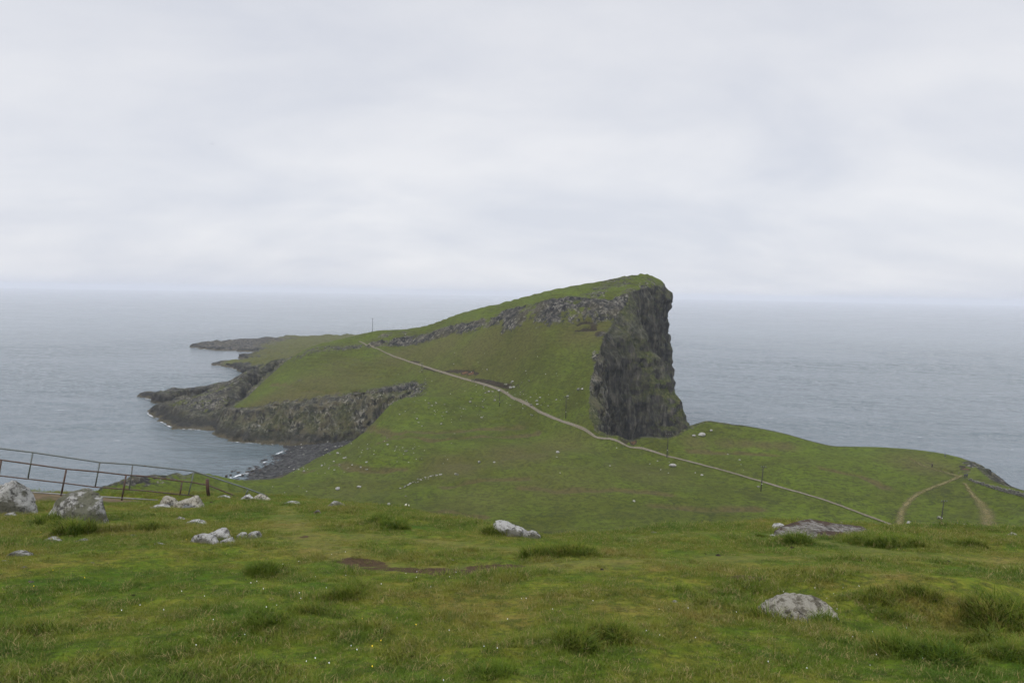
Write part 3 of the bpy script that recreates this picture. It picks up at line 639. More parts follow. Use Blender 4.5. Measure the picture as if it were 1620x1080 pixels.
def path_mat(name, c0, c1, verge=None, scale=1.0, edge=0.75, soft=0.4):
    m = Mat(name, 0.95, 0.1); f = m.noise(1.2*scale, 6, 0.7); g = m.ramp(f, [(0.3, c0), (0.7, c1)])
    e = m.attr('edge')
    if verge:
        mid = m.math('SUBTRACT', 1.0, m.step(m.math('ADD', e, m.math('MULTIPLY', m.math('SUBTRACT', f, .5), .4)), 0.10, 0.30))
        g = m.mix(m.math('MULTIPLY', mid, m.step(m.noise(0.08*scale, 3, .5), 0.45, 0.6)), g, verge)
    m.color(g)
    a = m.math('SUBTRACT', 1.0, m.step(m.math('ADD', e, m.math('MULTIPLY', m.math('SUBTRACT', m.noise(0.8*scale, 6, 0.7), 0.5), 1.0)), edge-soft/2, edge+soft/2))
    if soft > .5: a = m.math('MULTIPLY', a, m.math('ADD', 0.62, m.math('MULTIPLY', m.step(m.noise(0.35, 5, .6), .36, .60), 0.3)))
    m.setin(m.b.inputs['Alpha'], a)
    m.l(m.bump(f, 0.2, 0.6), m.b.inputs['Normal'])
    return m.m
MTRACK = path_mat('track_gravel', (0.11, 0.095, 0.07), (0.21, 0.185, 0.14), (0.12, 0.10, 0.06), 1.0, 0.9, 0.2)
MFOOT = path_mat('worn_grass', (0.115, 0.105, 0.038), (0.170, 0.140, 0.062), None, 1.0, 0.55, 1.0)
ribbon('gravel_track', TRACK, 1.1, H, MTRACK, 0.22, 0.8, 9)
ribbon('footpath', [(1423,845),(1424,815),(1432,800),(1446,785),(1465,775),(1490,766),(1512,757),(1522,752)], 2.5, H, MFOOT, 0.14, 0.8, 9, wn=[3.2,3,2.8,2.5,2.3,2.2,2.3,2.6])
ribbon('footpath', [(1566,848),(1563,835),(1563,815),(1555,800),(1545,790),(1535,778),(1526,764)], 2.5, H, MFOOT, 0.14, 0.8, 9, wn=[4.2,5.2,5.2,4,2.6,2,1.8])
ribbon('footpath', [(1438,724),(1450,733),(1470,741),(1490,746),(1510,752),(1520,754)], 2.2, H, MFOOT, 0.14, 0.8, 9, wn=[1.2,1.4,1.6,1.6,2,2])
#ribbon('footpath', [(1040,698),(1110,699),(1170,702),(1240,706),(1300,714)], 1.2, H, MFOOT, 0.14, 0.8, 7)
# level concrete and earth walkway behind the boulders on the left
m = Mat('walkway_earth', 0.95, 0.1); f_ = m.noise(1.8, 7, 0.7)
m.color(m.mix(m.step(m.noise(0.7, 4), .5, .65), m.ramp(f_, [(0.3, (0.085, 0.06, 0.033)), (0.7, (0.155, 0.115, 0.07))]), (0.085, 0.07, 0.035)))
m.l(m.bump(f_, 0.05, 0.7), m.b.inputs['Normal'])
wf = np.array([Pt(px, py, d) for px, py, d in [(38,778,29.5),(100,782,29.3),(200,790,29.2),(260,795,29.0)]])
wb = np.array([Pt(px, py, d) for px, py, d in [(46,812,25.5),(100,812,25.6),(200,811,26),(260,809,26.5)]])
L = 14; X = []
for t in np.linspace(0, 1, L):
    q = catmull(wf*(1-t)+wb*t, False, 0.15); X.append(q)
n_ = min(len(q) for q in X); X = np.stack([q[np.linspace(0, len(q)-1, n_).astype(int)] for q in X])
X[..., 2] = (1-np.linspace(0, 1, L)[:, None])*catmull(wf, False, .15)[np.linspace(0, len(catmull(wf, False, .15))-1, n_).astype(int), 2]+np.linspace(0, 1, L)[:, None]*catmull(wb, False, .15)[np.linspace(0, len(catmull(wb, False, .15))-1, n_).astype(int), 2]
X[..., 2] += 0.02*fbm(X[..., 0]*2, X[..., 1]*2, 0, 3)
walk = struct(mesh_np('walkway', X.reshape(-1, 3), grid_faces(L, n_), m.m))
# pale kerb along the drop
mk_ = Mat('kerb_concrete', 0.9, 0.2); mk_.color(mk_.ramp(mk_.noise(6, 5), [(0.3, (0.15, 0.145, 0.13)), (0.7, (0.27, 0.26, 0.235))])); MKERB = mk_.m

def tube(path, r, seg=8, cap=True):
    P = np.array(path, float); n = len(P); T = np.gradient(P, axis=0); T /= np.linalg.norm(T, axis=1)[:, None]+1e-12
    r = np.broadcast_to(np.asarray(r, float), (n,))
    ref = np.array([0, 0, 1.0]) if abs(T[0, 2]) < 0.9 else np.array([1.0, 0, 0])
    A = np.cross(T, ref); A /= np.linalg.norm(A, axis=1)[:, None]; B = np.cross(T, A)
    an = np.linspace(0, 2*np.pi, seg, endpoint=False)
    v = P[:, None]+r[:, None, None]*(np.cos(an)[None, :, None]*A[:, None]+np.sin(an)[None, :, None]*B[:, None])
    f = grid_faces(n, seg, wrap=True)
    v = v.reshape(-1, 3)
    if cap:
        v = np.vstack([v, P[0], P[-1]]); a, b = n*seg, n*seg+1; k = np.arange(seg); k2 = (k+1) % seg
        f = np.vstack([f, np.stack([k2, k, np.full(seg, a), np.full(seg, a)], 1)[:, [0, 1, 2, 3]], np.stack([(n-1)*seg+k, (n-1)*seg+k2, np.full(seg, b), np.full(seg, b)], 1)])
    return v, f
def join(parts):
    V = []; F = []; o = 0
    for v, f in parts: V.append(v); F.append(f+o); o += len(v)
    return np.vstack(V), np.vstack(F)
def box_vf(c, s, rz=0.0):
    c = np.array(c, float); s = np.array(s, float)/2
    v = np.array([[x, y, z] for x in (-1, 1) for y in (-1, 1) for z in (-1, 1)])*s
    ca, sa = math.cos(rz), math.sin(rz); v = np.stack([v[:, 0]*ca-v[:, 1]*sa, v[:, 0]*sa+v[:, 1]*ca, v[:, 2]], 1)+c
    return v, np.array([[0, 1, 3, 2], [4, 6, 7, 5], [0, 4, 5, 1], [2, 3, 7, 6], [0, 2, 6, 4], [1, 5, 7, 3]])
def poly_mesh(name, v, f, mat, parent=None, smooth_=True, link=True):
    """mesh that may hold degenerate quads (triangles written twice)"""
    me = bpy.data.meshes.new(name)
    fs = [tuple(dict.fromkeys(int(i) for i in q)) for q in f]
    me.from_pydata([tuple(p) for p in np.asarray(v, float)], [], [q for q in fs if len(q) > 2]); me.update()
    for p in me.polygons: p.use_smooth = smooth_
    if mat: me.materials.append(mat)
    o = bpy.data.objects.new(name, me)
    if link: COL.objects.link(o)
    if parent: o.parent = parent
    return o
def simple(name, col, rough=0.7, metal=0.0, var=0.25, sc=4.0, bump=0.0):
    m = Mat(name, rough, 0.3); f = m.noise(sc, 5, 0.65)
    a = tuple(c*(1-var) for c in col); b = tuple(c*(1+var) for c in col)
    m.color(m.ramp(f, [(0.35, a), (0.65, b)])); m.b.inputs['Metallic'].default_value = metal
    if bump: m.l(m.bump(f, bump, 0.8), m.b.inputs['Normal'])
    return m.m

# ------------------------------------------------------------------ rocks near the camera
def boulder_mat(name, lo, hi, lich, amt, dark=(0.03, 0.028, 0.024), tan=None, tamt=0.0):
    m = Mat(name, 0.93, 0.12)
    tcn = m.n('ShaderNodeTexCoord').outputs['Object']
    a = m.noise(2.2, 8, 0.68, tcn); b = m.noise(7.0, 8, 0.75, tcn); cc = m.noise(30, 4, 0.7, tcn)
    g = m.ramp(a, [(0.3, lo), (0.68, hi)])
    g = m.mix(m.step(m.math('ADD', b, m.math('MULTIPLY', a, .35)), 0.69-amt*0.20, 0.76-amt*0.20), g, lich)
    if tan: g = m.mix(m.math('MULTIPLY', m.step(m.noise(1.1, 6, .65, tcn), 0.55-tamt*.2, 0.62-tamt*.2), 0.9), g, tan)
    g = m.mix(m.math('MULTIPLY', m.step(m.noise(6.0, 9, 0.8, m.coord((1, 1, 1), (0.5, 0.3, 1), tcn)), 0.52, 0.60), 0.8), g, dark)
    g = m.mix(m.math('MULTIPLY', m.step(cc, 0.5, 0.7), 0.35), g, dark)
    m.color(g)
    h = m.math('ADD', m.noise(3, 10, 0.78, tcn), m.math('MULTIPLY', m.voro(4.5, tcn), 0.25)); m.l(m.bump(h, 0.16, 1.0), m.b.inputs['Normal'])
    return m.m
RK_grey = boulder_mat('lichened_rock', (0.11, 0.106, 0.09), (0.20, 0.195, 0.165), (0.43, 0.42, 0.39), 0.45, tan=(0.11, 0.11, 0.068), tamt=.5)
RK_white = boulder_mat('pale_lichen_rock', (0.14, 0.135, 0.122), (0.26, 0.25, 0.23), (0.48, 0.47, 0.44), 0.65, tan=(0.12, 0.115, 0.085), tamt=.3)
RK_tan = boulder_mat('tan_rock', (0.12, 0.108, 0.078), (0.24, 0.218, 0.165), (0.40, 0.375, 0.31), 0.5, dark=(0.035, 0.028, 0.02), tan=(0.13, 0.14, 0.14), tamt=.1)
RK_slab = boulder_mat('peaty_slab', (0.09, 0.08, 0.066), (0.165, 0.148, 0.122), (0.27, 0.255, 0.23), 0.35, tan=(0.062, 0.034, 0.02), tamt=.45)
RK_dark = boulder_mat('dark_clod', (0.018, 0.014, 0.011), (0.05, 0.038, 0.03), (0.09, 0.075, 0.06), 0.1)
def rock_shape(prof, depth, seed, sink=0.25, res=40, nz=1.0, sq=0.55, facets=9, lean=0.0):
    """a loaf whose height along x follows prof [(x, h)]; cut by a few cleavage planes and roughened"""
    xs_ = np.array([p[0] for p in prof], float); hs = np.array([p[1] for p in prof], float)
    L = xs_[-1]-xs_[0]; nu, nv_ = res*2, res
    u = xs_[0]+L*(0.5-0.5*np.cos(np.linspace(0, np.pi, nu)))
    h = np.interp(u, xs_, hs); e = np.clip(1-((u-(xs_[0]+xs_[-1])/2)/(L/2))**2, 0, 1)**0.5
    ph = np.linspace(0, 2*np.pi, nv_, endpoint=False)
    cs, sn = np.cos(ph), np.sin(ph); fc = np.sign(cs)*np.abs(cs)**sq; fs = np.sign(sn)*np.abs(sn)**(0.8)
    X = np.repeat(u[:, None], nv_, 1); Y = (depth/2*e**0.7)[:, None]*fc[None]
    up = np.where(fs > 0, fs, 0)[None]*h[:, None]; dn = np.where(fs < 0, fs, 0)[None]*(sink*max(hs)+0.03)
    Z = up+dn; Y = Y+lean*Z
    v = np.stack([X, Y, Z], -1).reshape(-1, 3)
    r = np.random.default_rng(seed); S_ = max(L*0.5, max(hs)); o = r.uniform(0, 50, 3)
    ctr = np.array([(xs_[0]+xs_[-1])/2, 0, max(hs)*0.2]); 
    for k in range(facets):
        n = r.normal(size=3); n[2] = abs(n[2])*0.6; n /= np.linalg.norm(n); d = (v-ctr)@n; lim = np.quantile(d, r.uniform(.80, .95)); ex = np.clip(d-lim, 0, None)
        v = v-0.85*ex[:, None]*n
    dirn = v-ctr; dirn /= np.linalg.norm(dirn, axis=1)[:, None]+1e-9
    q = v/S_+o
    amp = (0.10*fbm(q[:, 0]*2, q[:, 1]*2, q[:, 2]*2, 4)+0.055*ridged(q[:, 0]*5, q[:, 1]*5, q[:, 2]*5, 3)+0.02*fbm(q[:, 0]*14, q[:, 1]*14, q[:, 2]*14, 3))*S_*nz*min(1, 2.2*max(hs)/S_+0.25)
    v = v+dirn*amp[:, None]
    t0, t1 = v[:, 0].min(), v[:, 0].max(); v[:, 0] = xs_[0]+(v[:, 0]-t0)/(t1-t0)*L; v[:, 2] = np.where(v[:, 2] > 0, v[:, 2]*max(hs)/max(v[:, 2].max(), 1e-3), v[:, 2])
    f = grid_faces(nu, nv_, wrap=True)
    return v, f
def near_rock(pxs, base, prof, depth, mat, label, cat='rock', name='boulder', seed=1, rz=0.0, group=None, d=None, sink=.3, nz=1.0, sq=.55, facets=9, lean=0.0):
    """pxs: left and right pixel of the rock; base: pixel row of its foot; prof heights in pixels of the photograph"""
    c_ = nhit((pxs[0]+pxs[1])/2, base) if d is None else Pt((pxs[0]+pxs[1])/2, base, d)
    k = c_[1]/FPX; mid = (pxs[0]+pxs[1])/2
    pr = [((p-mid)*k, hh*k) for p, hh in prof]
    v, f = rock_shape(pr, depth, seed, sink, nz=nz, sq=sq, facets=facets, lean=lean)
    v = v[:, :]
    o = poly_mesh(name, v, f, mat); o.location = (c_[0], c_[1]+depth*0.15, c_[2]-0.02); o.rotation_euler = (0, -math.radians(1), rz)
    tag(o, label, cat, group); return o
near_rock((-30,47), 814, [(-30,30),(-16,50),(-2,58),(12,52),(22,38),(32,26),(41,12),(48,1)], 1.0, RK_white, 'white lichened boulder cut off by the left edge of the view, beside the walkway', seed=3)
near_rock((64,164), 828, [(62,6),(72,20),(84,34),(98,44),(110,49),(124,45),(138,40),(148,28),(155,10),(164,-8)], 1.1, RK_grey, 'large grey and white humped boulder in the grass in front of the walkway', seed=5)
near_rock((0,26), 817, [(0,2),(8,6),(17,6),(26,2)], .35, RK_grey, 'small low stone in the grass just below the boulder at the left edge', seed=6, name='rock')
near_rock((249,284), 800, [(249,3),(254,13),(262,17),(272,15),(280,8),(285,3)], .6, RK_tan, 'rounded tan boulder at the right end of the walkway', seed=8)
near_rock((270,320), 802, [(270,3),(280,8),(294,12),(306,17),(314,17),(321,8)], .7, RK_tan, 'long tan boulder split by a dark crack, leaning uphill near the end of the walkway', seed=9)
near_rock((236,270), 803, [(236,1),(246,4),(260,4),(270,1)], .5, RK_white, 'flat pale slab at the foot of the rounded tan boulder', seed=10, name='rock')
near_rock((341,363), 788, [(341,1),(347,5),(355,6),(363,1)], .45, RK_white, 'small domed pale rock on the brow just right of the leaning rusty post', seed=11, name='rock')
near_rock((376,402), 790, [(376,1),(382,7),(392,8),(402,2)], .5, RK_white, 'pale domed rock on the brow where the rusty rail meets the ground', seed=12, name='rock')
near_rock((398,428), 791, [(398,5),(407,9),(418,6),(428,1)], .5, RK_tan, 'tan rock partly behind a pale domed one under the grey handrail', seed=13, name='rock')
near_rock((444,478), 798, [(444,1),(452,5),(464,4),(478,1)], .5, RK_white, 'flat pale rock on the brow at the lower end of the grey handrail', seed=14, name='rock')
near_rock((515,548), 803, [(515,3),(521,9),(530,12),(540,12),(547,7),(549,1)], .8, RK_grey, 'round grey boulder alone on the brow of the hill right of the handrail', seed=15)
near_rock((494,508), 812, [(494,1),(500,6),(504,6),(508,1)], .3, RK_slab, 'small brownish stone just below the round grey boulder on the brow', seed=16, name='rock')
near_rock((562,572), 800, [(562,1),(566,4),(572,1)], .2, RK_grey, 'tiny grey stone on the brow right of the round grey boulder', seed=17, name='rock')
near_rock((275,292), 822, [(275,1),(281,5),(287,5),(292,1)], .3, RK_grey, 'small grey stone between the walkway and the broken outcrop', seed=18, name='rock')
near_rock((288,328), 829, [(288,1),(300,6),(310,7),(320,3),(328,1)], .4, RK_white, 'low pale rock ridge just above the broken outcrop', seed=19, name='rock')
oc = [((298,345), 858, [(296,12),(304,15),(318,13),(330,10),(338,7),(348,1)], .45), ((318,362), 852, [(316,2),(330,6),(344,12),(350,16),(356,8),(364,1)], .45), ((338,372), 860, [(336,1),(346,6),(358,10),(366,11),(374,2)], .35), ((365,390), 852, [(365,2),(372,7),(382,7),(390,2)], .5), ((383,408), 852, [(383,4),(391,9),(400,9),(406,6),(409,1)], .5)]
for i, (a, b, p, dd) in enumerate(oc):
    near_rock(a, b, p, dd, RK_white if i < 3 else RK_grey, ['left block of the broken pale outcrop, nearest its dark cleft', 'peaked top block in the middle of the broken pale outcrop', 'lower slanting block of the broken pale outcrop', 'small flat block between the pale outcrop and its rounded end', 'rounded grey end block at the right of the broken outcrop'][i], seed=20+i, group='blocks of the broken outcrop in the grass', name='outcrop_block', rz=-0.25)
near_rock((768,836), 847, [(768,6),(774,15),(781,22),(790,24),(800,20),(812,15),(824,12),(838,4)], .6, RK_white, 'long white boulder like a resting seal on the brow in the middle', seed=31, sink=.5)
near_rock((830,858), 851, [(828,6),(834,11),(842,11),(850,7),(858,1)], .5, RK_grey, 'small grey boulder at the right foot of the long white one', seed=32)
near_rock((1234,1400), 850, [(1234,4),(1242,11),(1256,12),(1280,10),(1305,8),(1330,5),(1352,2),(1375,2),(1396,1)], 2.3, RK_slab, 'broad flat slab on the brow with a peaty brown hollow and a white patch', name='rock_slab', seed=33, sq=.5, nz=.5, facets=5)
near_rock((1226,1250), 835, [(1221,2),(1228,6),(1240,7),(1246,2)], .4, RK_white, 'bright white stone lying on the top left corner of the broad flat slab', seed=34, name='rock')
near_rock((1218,1229), 848, [(1218,1),(1223,4),(1229,1)], .25, RK_white, 'little white stone at the left foot of the broad flat slab', seed=35, name='rock')
near_rock((1204,1338), 984, [(1204,6),(1212,16),(1220,22),(1232,26),(1248,31),(1268,34),(1294,35),(1316,31),(1328,22),(1334,14)], .6, RK_tan, 'weathered grey tan boulder sunk in long grass at the lower right', seed=36, sink=.4, sq=.5, facets=7, nz=1.5)
for i, (a, b, hh, lab, mt, cat, nm) in enumerate([((65,97),857,7,'grey stone flush with the turf left of the outcrop',RK_grey,'rock','rock'),((116,140),855,3,'thin flat stone right of the grey one in the turf',RK_grey,'rock','rock'),((203,216),848,4,'small stone between the humped boulder and the outcrop',RK_grey,'rock','rock'),
    ((240,264),861,4,'flat pale stone in the turf left of the broken outcrop',RK_white,'rock','rock'),((8,46),878,6,'flat weathered stone in dry turf near the left edge',RK_grey,'rock','rock'),((-6,16),887,3,'thin stone flush with the turf at the very left edge',RK_grey,'rock','rock'),
    ((27,42),898,4,'brown stone in dry turf below the flat weathered one',RK_slab,'rock','rock'),((42,53),921,5,'small reddish stone alone in the turf at the left',RK_slab,'rock','rock'),((141,150),890,3,'small brown stone in the turf left of the dark clod',RK_slab,'rock','rock'),
    ((205,217),942,5,'small dark clod in the turf at the left',RK_dark,'clod','clod'),((372,402),1058,13,'dark brown rounded clod near the bottom edge',RK_dark,'clod','clod'),((1168,1191),929,6,'dark clod lying left of the tan boulder',RK_dark,'clod','clod'),
    ((1130,1143),879,4,'dark clod upper of a pair on the dry turf',RK_dark,'clod','clod'),((1113,1121),876,3,'smaller dark clod left of a pair on the dry turf',RK_dark,'clod','clod'),((1250,1260),867,4,'dark clod just below the broad flat slab',RK_dark,'clod','clod'),
    ((1496,1509),889,4,'dark clod on the dry turf at the right',RK_dark,'clod','clod'),((1104,1116),940,6,'dark stone sunk in the turf left of the tan boulder',RK_slab,'rock','rock'),((1060,1076),953,5,'pinkish stone half hidden in the turf left of the tan boulder',RK_tan,'rock','rock'),
    ((1081,1094),943,5,'reddish stone between two others left of the tan boulder',RK_slab,'rock','rock'),((1049,1058),914,3,'tiny dark clod far left of the tan boulder',RK_dark,'clod','clod'),((345,356),978,4,'small dark clod in lush turf at lower left',RK_dark,'clod','clod'),
    ((948,958),901,4,'small dark clod beside the bare path in the middle',RK_dark,'clod','clod'),((710,722),886,3,'flat pale stone at the edge of the bare path',RK_tan,'rock','rock'),((330,338),795,3,'dark stone on the brow below the leaning rusty post',RK_dark,'clod','clod'),
    ((1594,1612),846,5,'pale stone on the brow at the right edge',RK_tan,'rock','rock'),((1572,1582),847,3,'small pale stone on the brow left of another at the right edge',RK_tan,'rock','rock'),((1028,1042),842,3,'small pale stone on the brow left of the broad slab',RK_tan,'rock','rock')]):
    w_ = a[1]-a[0]; near_rock(a, b, [(a[0], hh*.3), (a[0]+w_*.3, hh), (a[0]+w_*.65, hh*.9), (a[1], hh*.25)], w_*nhit((a[0]+a[1])/2, b)[1]/FPX*.8, mt, lab, cat, nm, seed=60+i, sink=.6)

# ------------------------------------------------------------------ railing
def metal(name, base, rust, amt):
    m = Mat(name, 0.75, 0.4); a = m.noise(9, 7, 0.7); m.color(m.mix(m.step(a, 0.62-amt*.3, 0.72-amt*.3), base, m.ramp(m.noise(30, 5, .7), [(0.3, tuple(c*.6 for c in rust)), (0.7, rust)])))
    m.l(m.bump(a, 0.004, 0.6), m.b.inputs['Normal']); return m.m
MRUST = metal('rusty_iron', (0.09, 0.075, 0.068), (0.105, 0.055, 0.034), .6); MGREY = metal('weathered_grey_pipe', (0.13, 0.145, 0.14), (0.14, 0.085, 0.05), .25)
MPOST = metal('dark_rust', (0.05, 0.03, 0.024), (0.10, 0.045, 0.03), .6)
def fd(px): return float(np.interp(px, [-60, 0, 100, 200, 307, 392, 447], [26.6, 27, 27.6, 28.4, 29.6, 30.6, 31.3]))
def FP(px, py, dd=0.0): return Pt(px, py, fd(px)+dd)
rail = empty('railing', Pt(200, 790, fd(200))); tag(rail, 'rusty pipe railing with a raised grey handrail along the walkway edge', 'railing')
def rpart(name, pts, r, mat, sm=True):
    v, f = tube([np.array(p) for p in pts], r, 8); v = v-np.array(rail.location); return poly_mesh(name, v, f, mat, rail)
TOPR = [(-60,722),(0,727),(104,741.5),(156,746),(199,751),(230,753),(288,761),(301,762),(330,767.5),(366,781.5),(379,787)]
MIDR = [(-60,749),(0,752.3),(99,763.5),(149,770),(196,773.5),(230,776),(284,781.7),(308,784)]
GREY = [(-60,703),(0,709),(52,715.3),(158,731),(210,734.5),(230,736.6),(307,745),(392,772.8),(449,794)]
BOT = [(41,777.5),(99,781.6),(195,787.5),(250,791)]
rpart('rail', [FP(*p) for p in TOPR], .030, MRUST); rpart('rail', [FP(*p) for p in MIDR], .026, MRUST); rpart('handrail', [FP(*p) for p in GREY], .032, MGREY); rpart('kerb_rail', [FP(*p) for p in BOT], .035, MKERB)
for a, b in [((2,727.5),(-6,775)),((105,741.6),(96.5,784)),((199.5,751),(192.5,791)),((288,761),(283.5,789)),((366,781.5),(366,789))]: rpart('post', [FP(*a), FP(*b)], .036, MRUST)
for a, b in [((52,715.3),(44,757.8)),((158,731),(150.5,770)),((210,734.5),(204.5,774)),((307,745),(298,783.2)),((392.8,773),(388.5,783))]: rpart('upright', [FP(*a), FP(*b, .02)], .028, MGREY)
st = empty('post', Pt(329, 784, 29.2))
v, f = tube([Pt(328, 757.5, 29.2), Pt(328.2, 770, 29.2), Pt(330.5, 788, 29.2)], .075, 8); o = poly_mesh('leaning_post', v-np.array(Pt(329, 784, 29.2)), f, MPOST); o.location = Pt(329, 784, 29.2)
bpy.data.objects.remove(st); tag(o, 'thick rusty post standing alone where the railing turns downhill', 'post')

# ------------------------------------------------------------------ power poles
MWOOD = simple('pole_wood', (0.038, 0.034, 0.028), .9, 0, .3, 3); MINS = simple('insulator', (0.20, 0.21, 0.22), .5, 0, .1); MBAND = simple('white_plate', (0.55, 0.55, 0.53), .6, 0, .05)
def pole_at(pb, pt, label, arm=1.7, rz=0.3, base=None):
    b = hit(pb[0], pb[1], H, 150, 520) if base is None else base
    hh = (pb[1]-pt[1])*b[1]/FPX; lx = (pt[0]-pb[0])*b[1]/FPX
    e = empty('power_pole', b, 0); tag(e, label, 'power pole', 'wooden power poles along the track')
    v, f = tube([(0, 0, -.5), (lx*.5, 0, hh*.5), (lx, 0, hh)], [.17, .15, .12], 10); poly_mesh('pole', v, f, MWOOD, e)
    v, f = box_vf((lx, -.18, hh-.35), (arm, .14, .16), 0); poly_mesh('crossarm', v, f, MWOOD, e, False)
    for s in (-1, 0, 1):
        v, f = tube([(lx+s*arm*.43, -.18, hh-.28), (lx+s*arm*.43, -.18, hh-.16), (lx+s*arm*.43, -.18, hh-.02)], [.05, .1, .06], 8); poly_mesh('insulator', v, f, MINS, e)
    v, f = box_vf((lx*.35, -.17, hh*.30), (.22, .05, .28)); poly_mesh('marker_plate', v, f, MBAND, e, False)
    return e
pole_at((1203.5,777), (1206,735.5), 'power pole on the near side of the track, with a pale slab at its foot')
pole_at((1055,723), (1056,684.6), 'power pole on the near side of the track, its top against the dark cliff')
pole_at((895,661.7), (895,626), 'thin pole on the grass just above the track, left of the cliff')
pole_at((790,642.5), (790.5,617), 'thin pole below the bend of the track among scattered stones', 1.2)
pole_at((667.5,590), (667.5,574), 'tiny distant pole where the track starts to climb to the saddle', 1.2)
pole_at((589.5,525.5), (589.5,503), 'lone pole on the skyline against the sea', 1.2)
pole_at((1488,831), (1491,789), 'nearest power pole, between the two worn footpaths')

# ------------------------------------------------------------------ stones scattered over the pasture
STM = [boulder_mat('pasture_stone', (0.14, 0.135, 0.12), (0.25, 0.24, 0.22), (0.38, 0.37, 0.34), 0.5), RK_grey]
stones_proto = []
for k in range(6):
    bm = bmesh.new(); bmesh.ops.create_icosphere(bm, subdivisions=3, radius=1); v = np.array([p.co for p in bm.verts]); r = np.random.default_rng(90+k)
    for q in range(9):
        n = r.normal(size=3); n /= np.linalg.norm(n); d_ = v@n; ex = np.clip(d_-r.uniform(.55, .85), 0, None); v = v-.9*ex[:, None]*n
    v = v*(1+0.10*fbm(v[:, 0]*2+k, v[:, 1]*2, v[:, 2]*2, 3))[:, None]; v[:, 2] *= .55; v[:, 1] *= r.uniform(.6, .9)
    for p, q in zip(bm.verts, v): p.co = q
    me = bpy.data.meshes.new('stone'); bm.to_mesh(me); bm.free(); me.materials.append(STM[0] if k < 4 else STM[1]); stones_proto.append(me)
def stone(p, size, label, group, rz=None, k=None, name='stone', sink=.18):
    o = bpy.data.objects.new(name, stones_proto[random.randrange(6) if k is None else k]); COL.objects.link(o)
    o.location = (p[0], p[1], p[2]+size*.5*(.55-sink)); o.rotation_euler = (random.uniform(-.15, .15), random.uniform(-.15, .15), random.uniform(0, 6.28) if rz is None else rz)
    s = size/2; o.scale = (s*random.uniform(.9, 1.25), s*random.uniform(.8, 1.1), s*random.uniform(.75, 1.2)); tag(o, label, 'stone', group); return o
def MS(px, py, w, label, group=None, k=None):
    p = hit(px, py, H, 150, 520); return stone(p, w*p[1]/FPX, label, group, k=k)
for a in [(1064,738,11,'broad white stone below the track near the second pole'),(1199.5,770.5,6,'pale flat slab at the foot of the pole by the track'),(1486,820,9,'pale slab behind the nearest pole between the footpaths'),
          (1040,729.5,4,'reddish pale stone left of the broad white stone'),(1028,734,3.5,'small pale stone furthest left beside the reddish one'),(1110,752,5,'tan stone below the track between the two nearer poles'),(1100,748,3,'small stone up left of the tan stone below the track'),
          (1170,728,4,'lone pale stone in the pasture above the track'),(882.5,716,7,'grey stone standing alone in the middle of the pasture'),(881,723,3,'small stone just below the lone grey one in the pasture'),
          (965,737,3,'small white stone in the pasture left of the broad white one'),(886,748,3,'small stone low in the middle of the pasture'),(1003,793,5,'grey stone in the lower pasture above the slab'),(1437,827,7,'dark grey stone right of the track end and left footpath'),
          (1515,829,6,'pale stone of two side by side right of the nearest pole'),(1527,829.5,5,'right hand stone of two side by side beyond the brow'),(1331,827,4,'small white stone between the slab and the track'),(1262,824,5,'grey stone just behind the broad slab on the brow'),
          (1110,689,12,'dark rock on the shore at the foot of the cliff'),(1098,690,8,'small dark rock between the cliff foot and the shore rock'),(1125,682,6,'pale rock on the crest of the green hummock above the sea'),
          (800,610,8,'pale block of a pair above the track bend'),(808,614,7,'lower block of a pair above the track bend'),(813,613,6,'pale stone right of the pair above the track bend'),(837,603,5,'lone stone on the green slope above the track'),
          (915,617,7,'grey rock near the cliff edge above the thin pole'),(921,616,6,'right of two grey rocks near the cliff edge'),(898,627,5,'pale stone beside the top of the thin pole'),(840,641,6,'white stone at the lower edge of the track bend'),
          (850,640,5,'white stone just right of another by the track bend'),(841,657,5,'white stone alone below the track bend'),(545,725,5,'white stone on the green slope above the cove'),(758,732,8,'grey stone in the hollow of the pasture'),
          (722,751,7,'pale stone in the hollow below the green bank'),(782,731.5,5,'pinkish stone on the bank in the middle pasture'),(534,774,10,'flat grey stone in the lower pasture left'),(568,771,7,'thin flat stone right of the flat grey one'),(566,798,6,'pale stone at the foot of the pasture behind the brow'),
          (615,798.5,8,'flat pale stone left of the two sheep'),(613,805,7,'brownish flat stone below and left of the two sheep'),(642,785,4,'white stone above the two sheep')]:
    MS(*a)
rs = np.random.default_rng(5)
def scatter(n, cx_, cy_, sx, sy, wmin, wmax, label, group):
    for i in range(n):
        px, py = rs.normal(cx_, sx), rs.normal(cy_, sy); MS(px, py, 1.0*(wmin+(wmax-wmin)*rs.random()**2.2), label, group)
scatter(46, 700, 652, 34, 14, 1.6, 4.5, 'small pale stone among many on the slope below the track', 'stones on the slope below the track')
scatter(22, 765, 628, 22, 9, 1.8, 6, 'pale stone in the loose group inside the track bend', 'stones inside the track bend')
scatter(24, 832, 625, 26, 12, 1.6, 4.5, 'small pale stone in the group just above the track bend', 'stones above the track bend')
scatter(8, 885, 632, 16, 8, 1.6, 3.5, 'small stone on the turf between the track and the cliff edge', 'stones near the cliff edge')
scatter(38, 560, 712, 60, 14, 2, 5.5, 'small pale stone on the green slope down to the cove', 'stones on the slope to the cove')
scatter(34, 500, 738, 40, 6, 1.6, 4.5, 'small pale stone near the lip of the pasture above the beach', 'stones above the beach')
scatter(24, 640, 716, 50, 10, 2, 5, 'pale stone strewn on the middle of the pasture bank', 'stones on the pasture bank')
scatter(9, 450, 780, 30, 9, 2, 5, 'pale stone in the pasture behind the railing end', 'stones behind the railing')
scatter(20, 760, 583, 60, 12, 1.5, 3, 'small pale fleck of rock on the green hillside under the crag', 'stones under the crag')
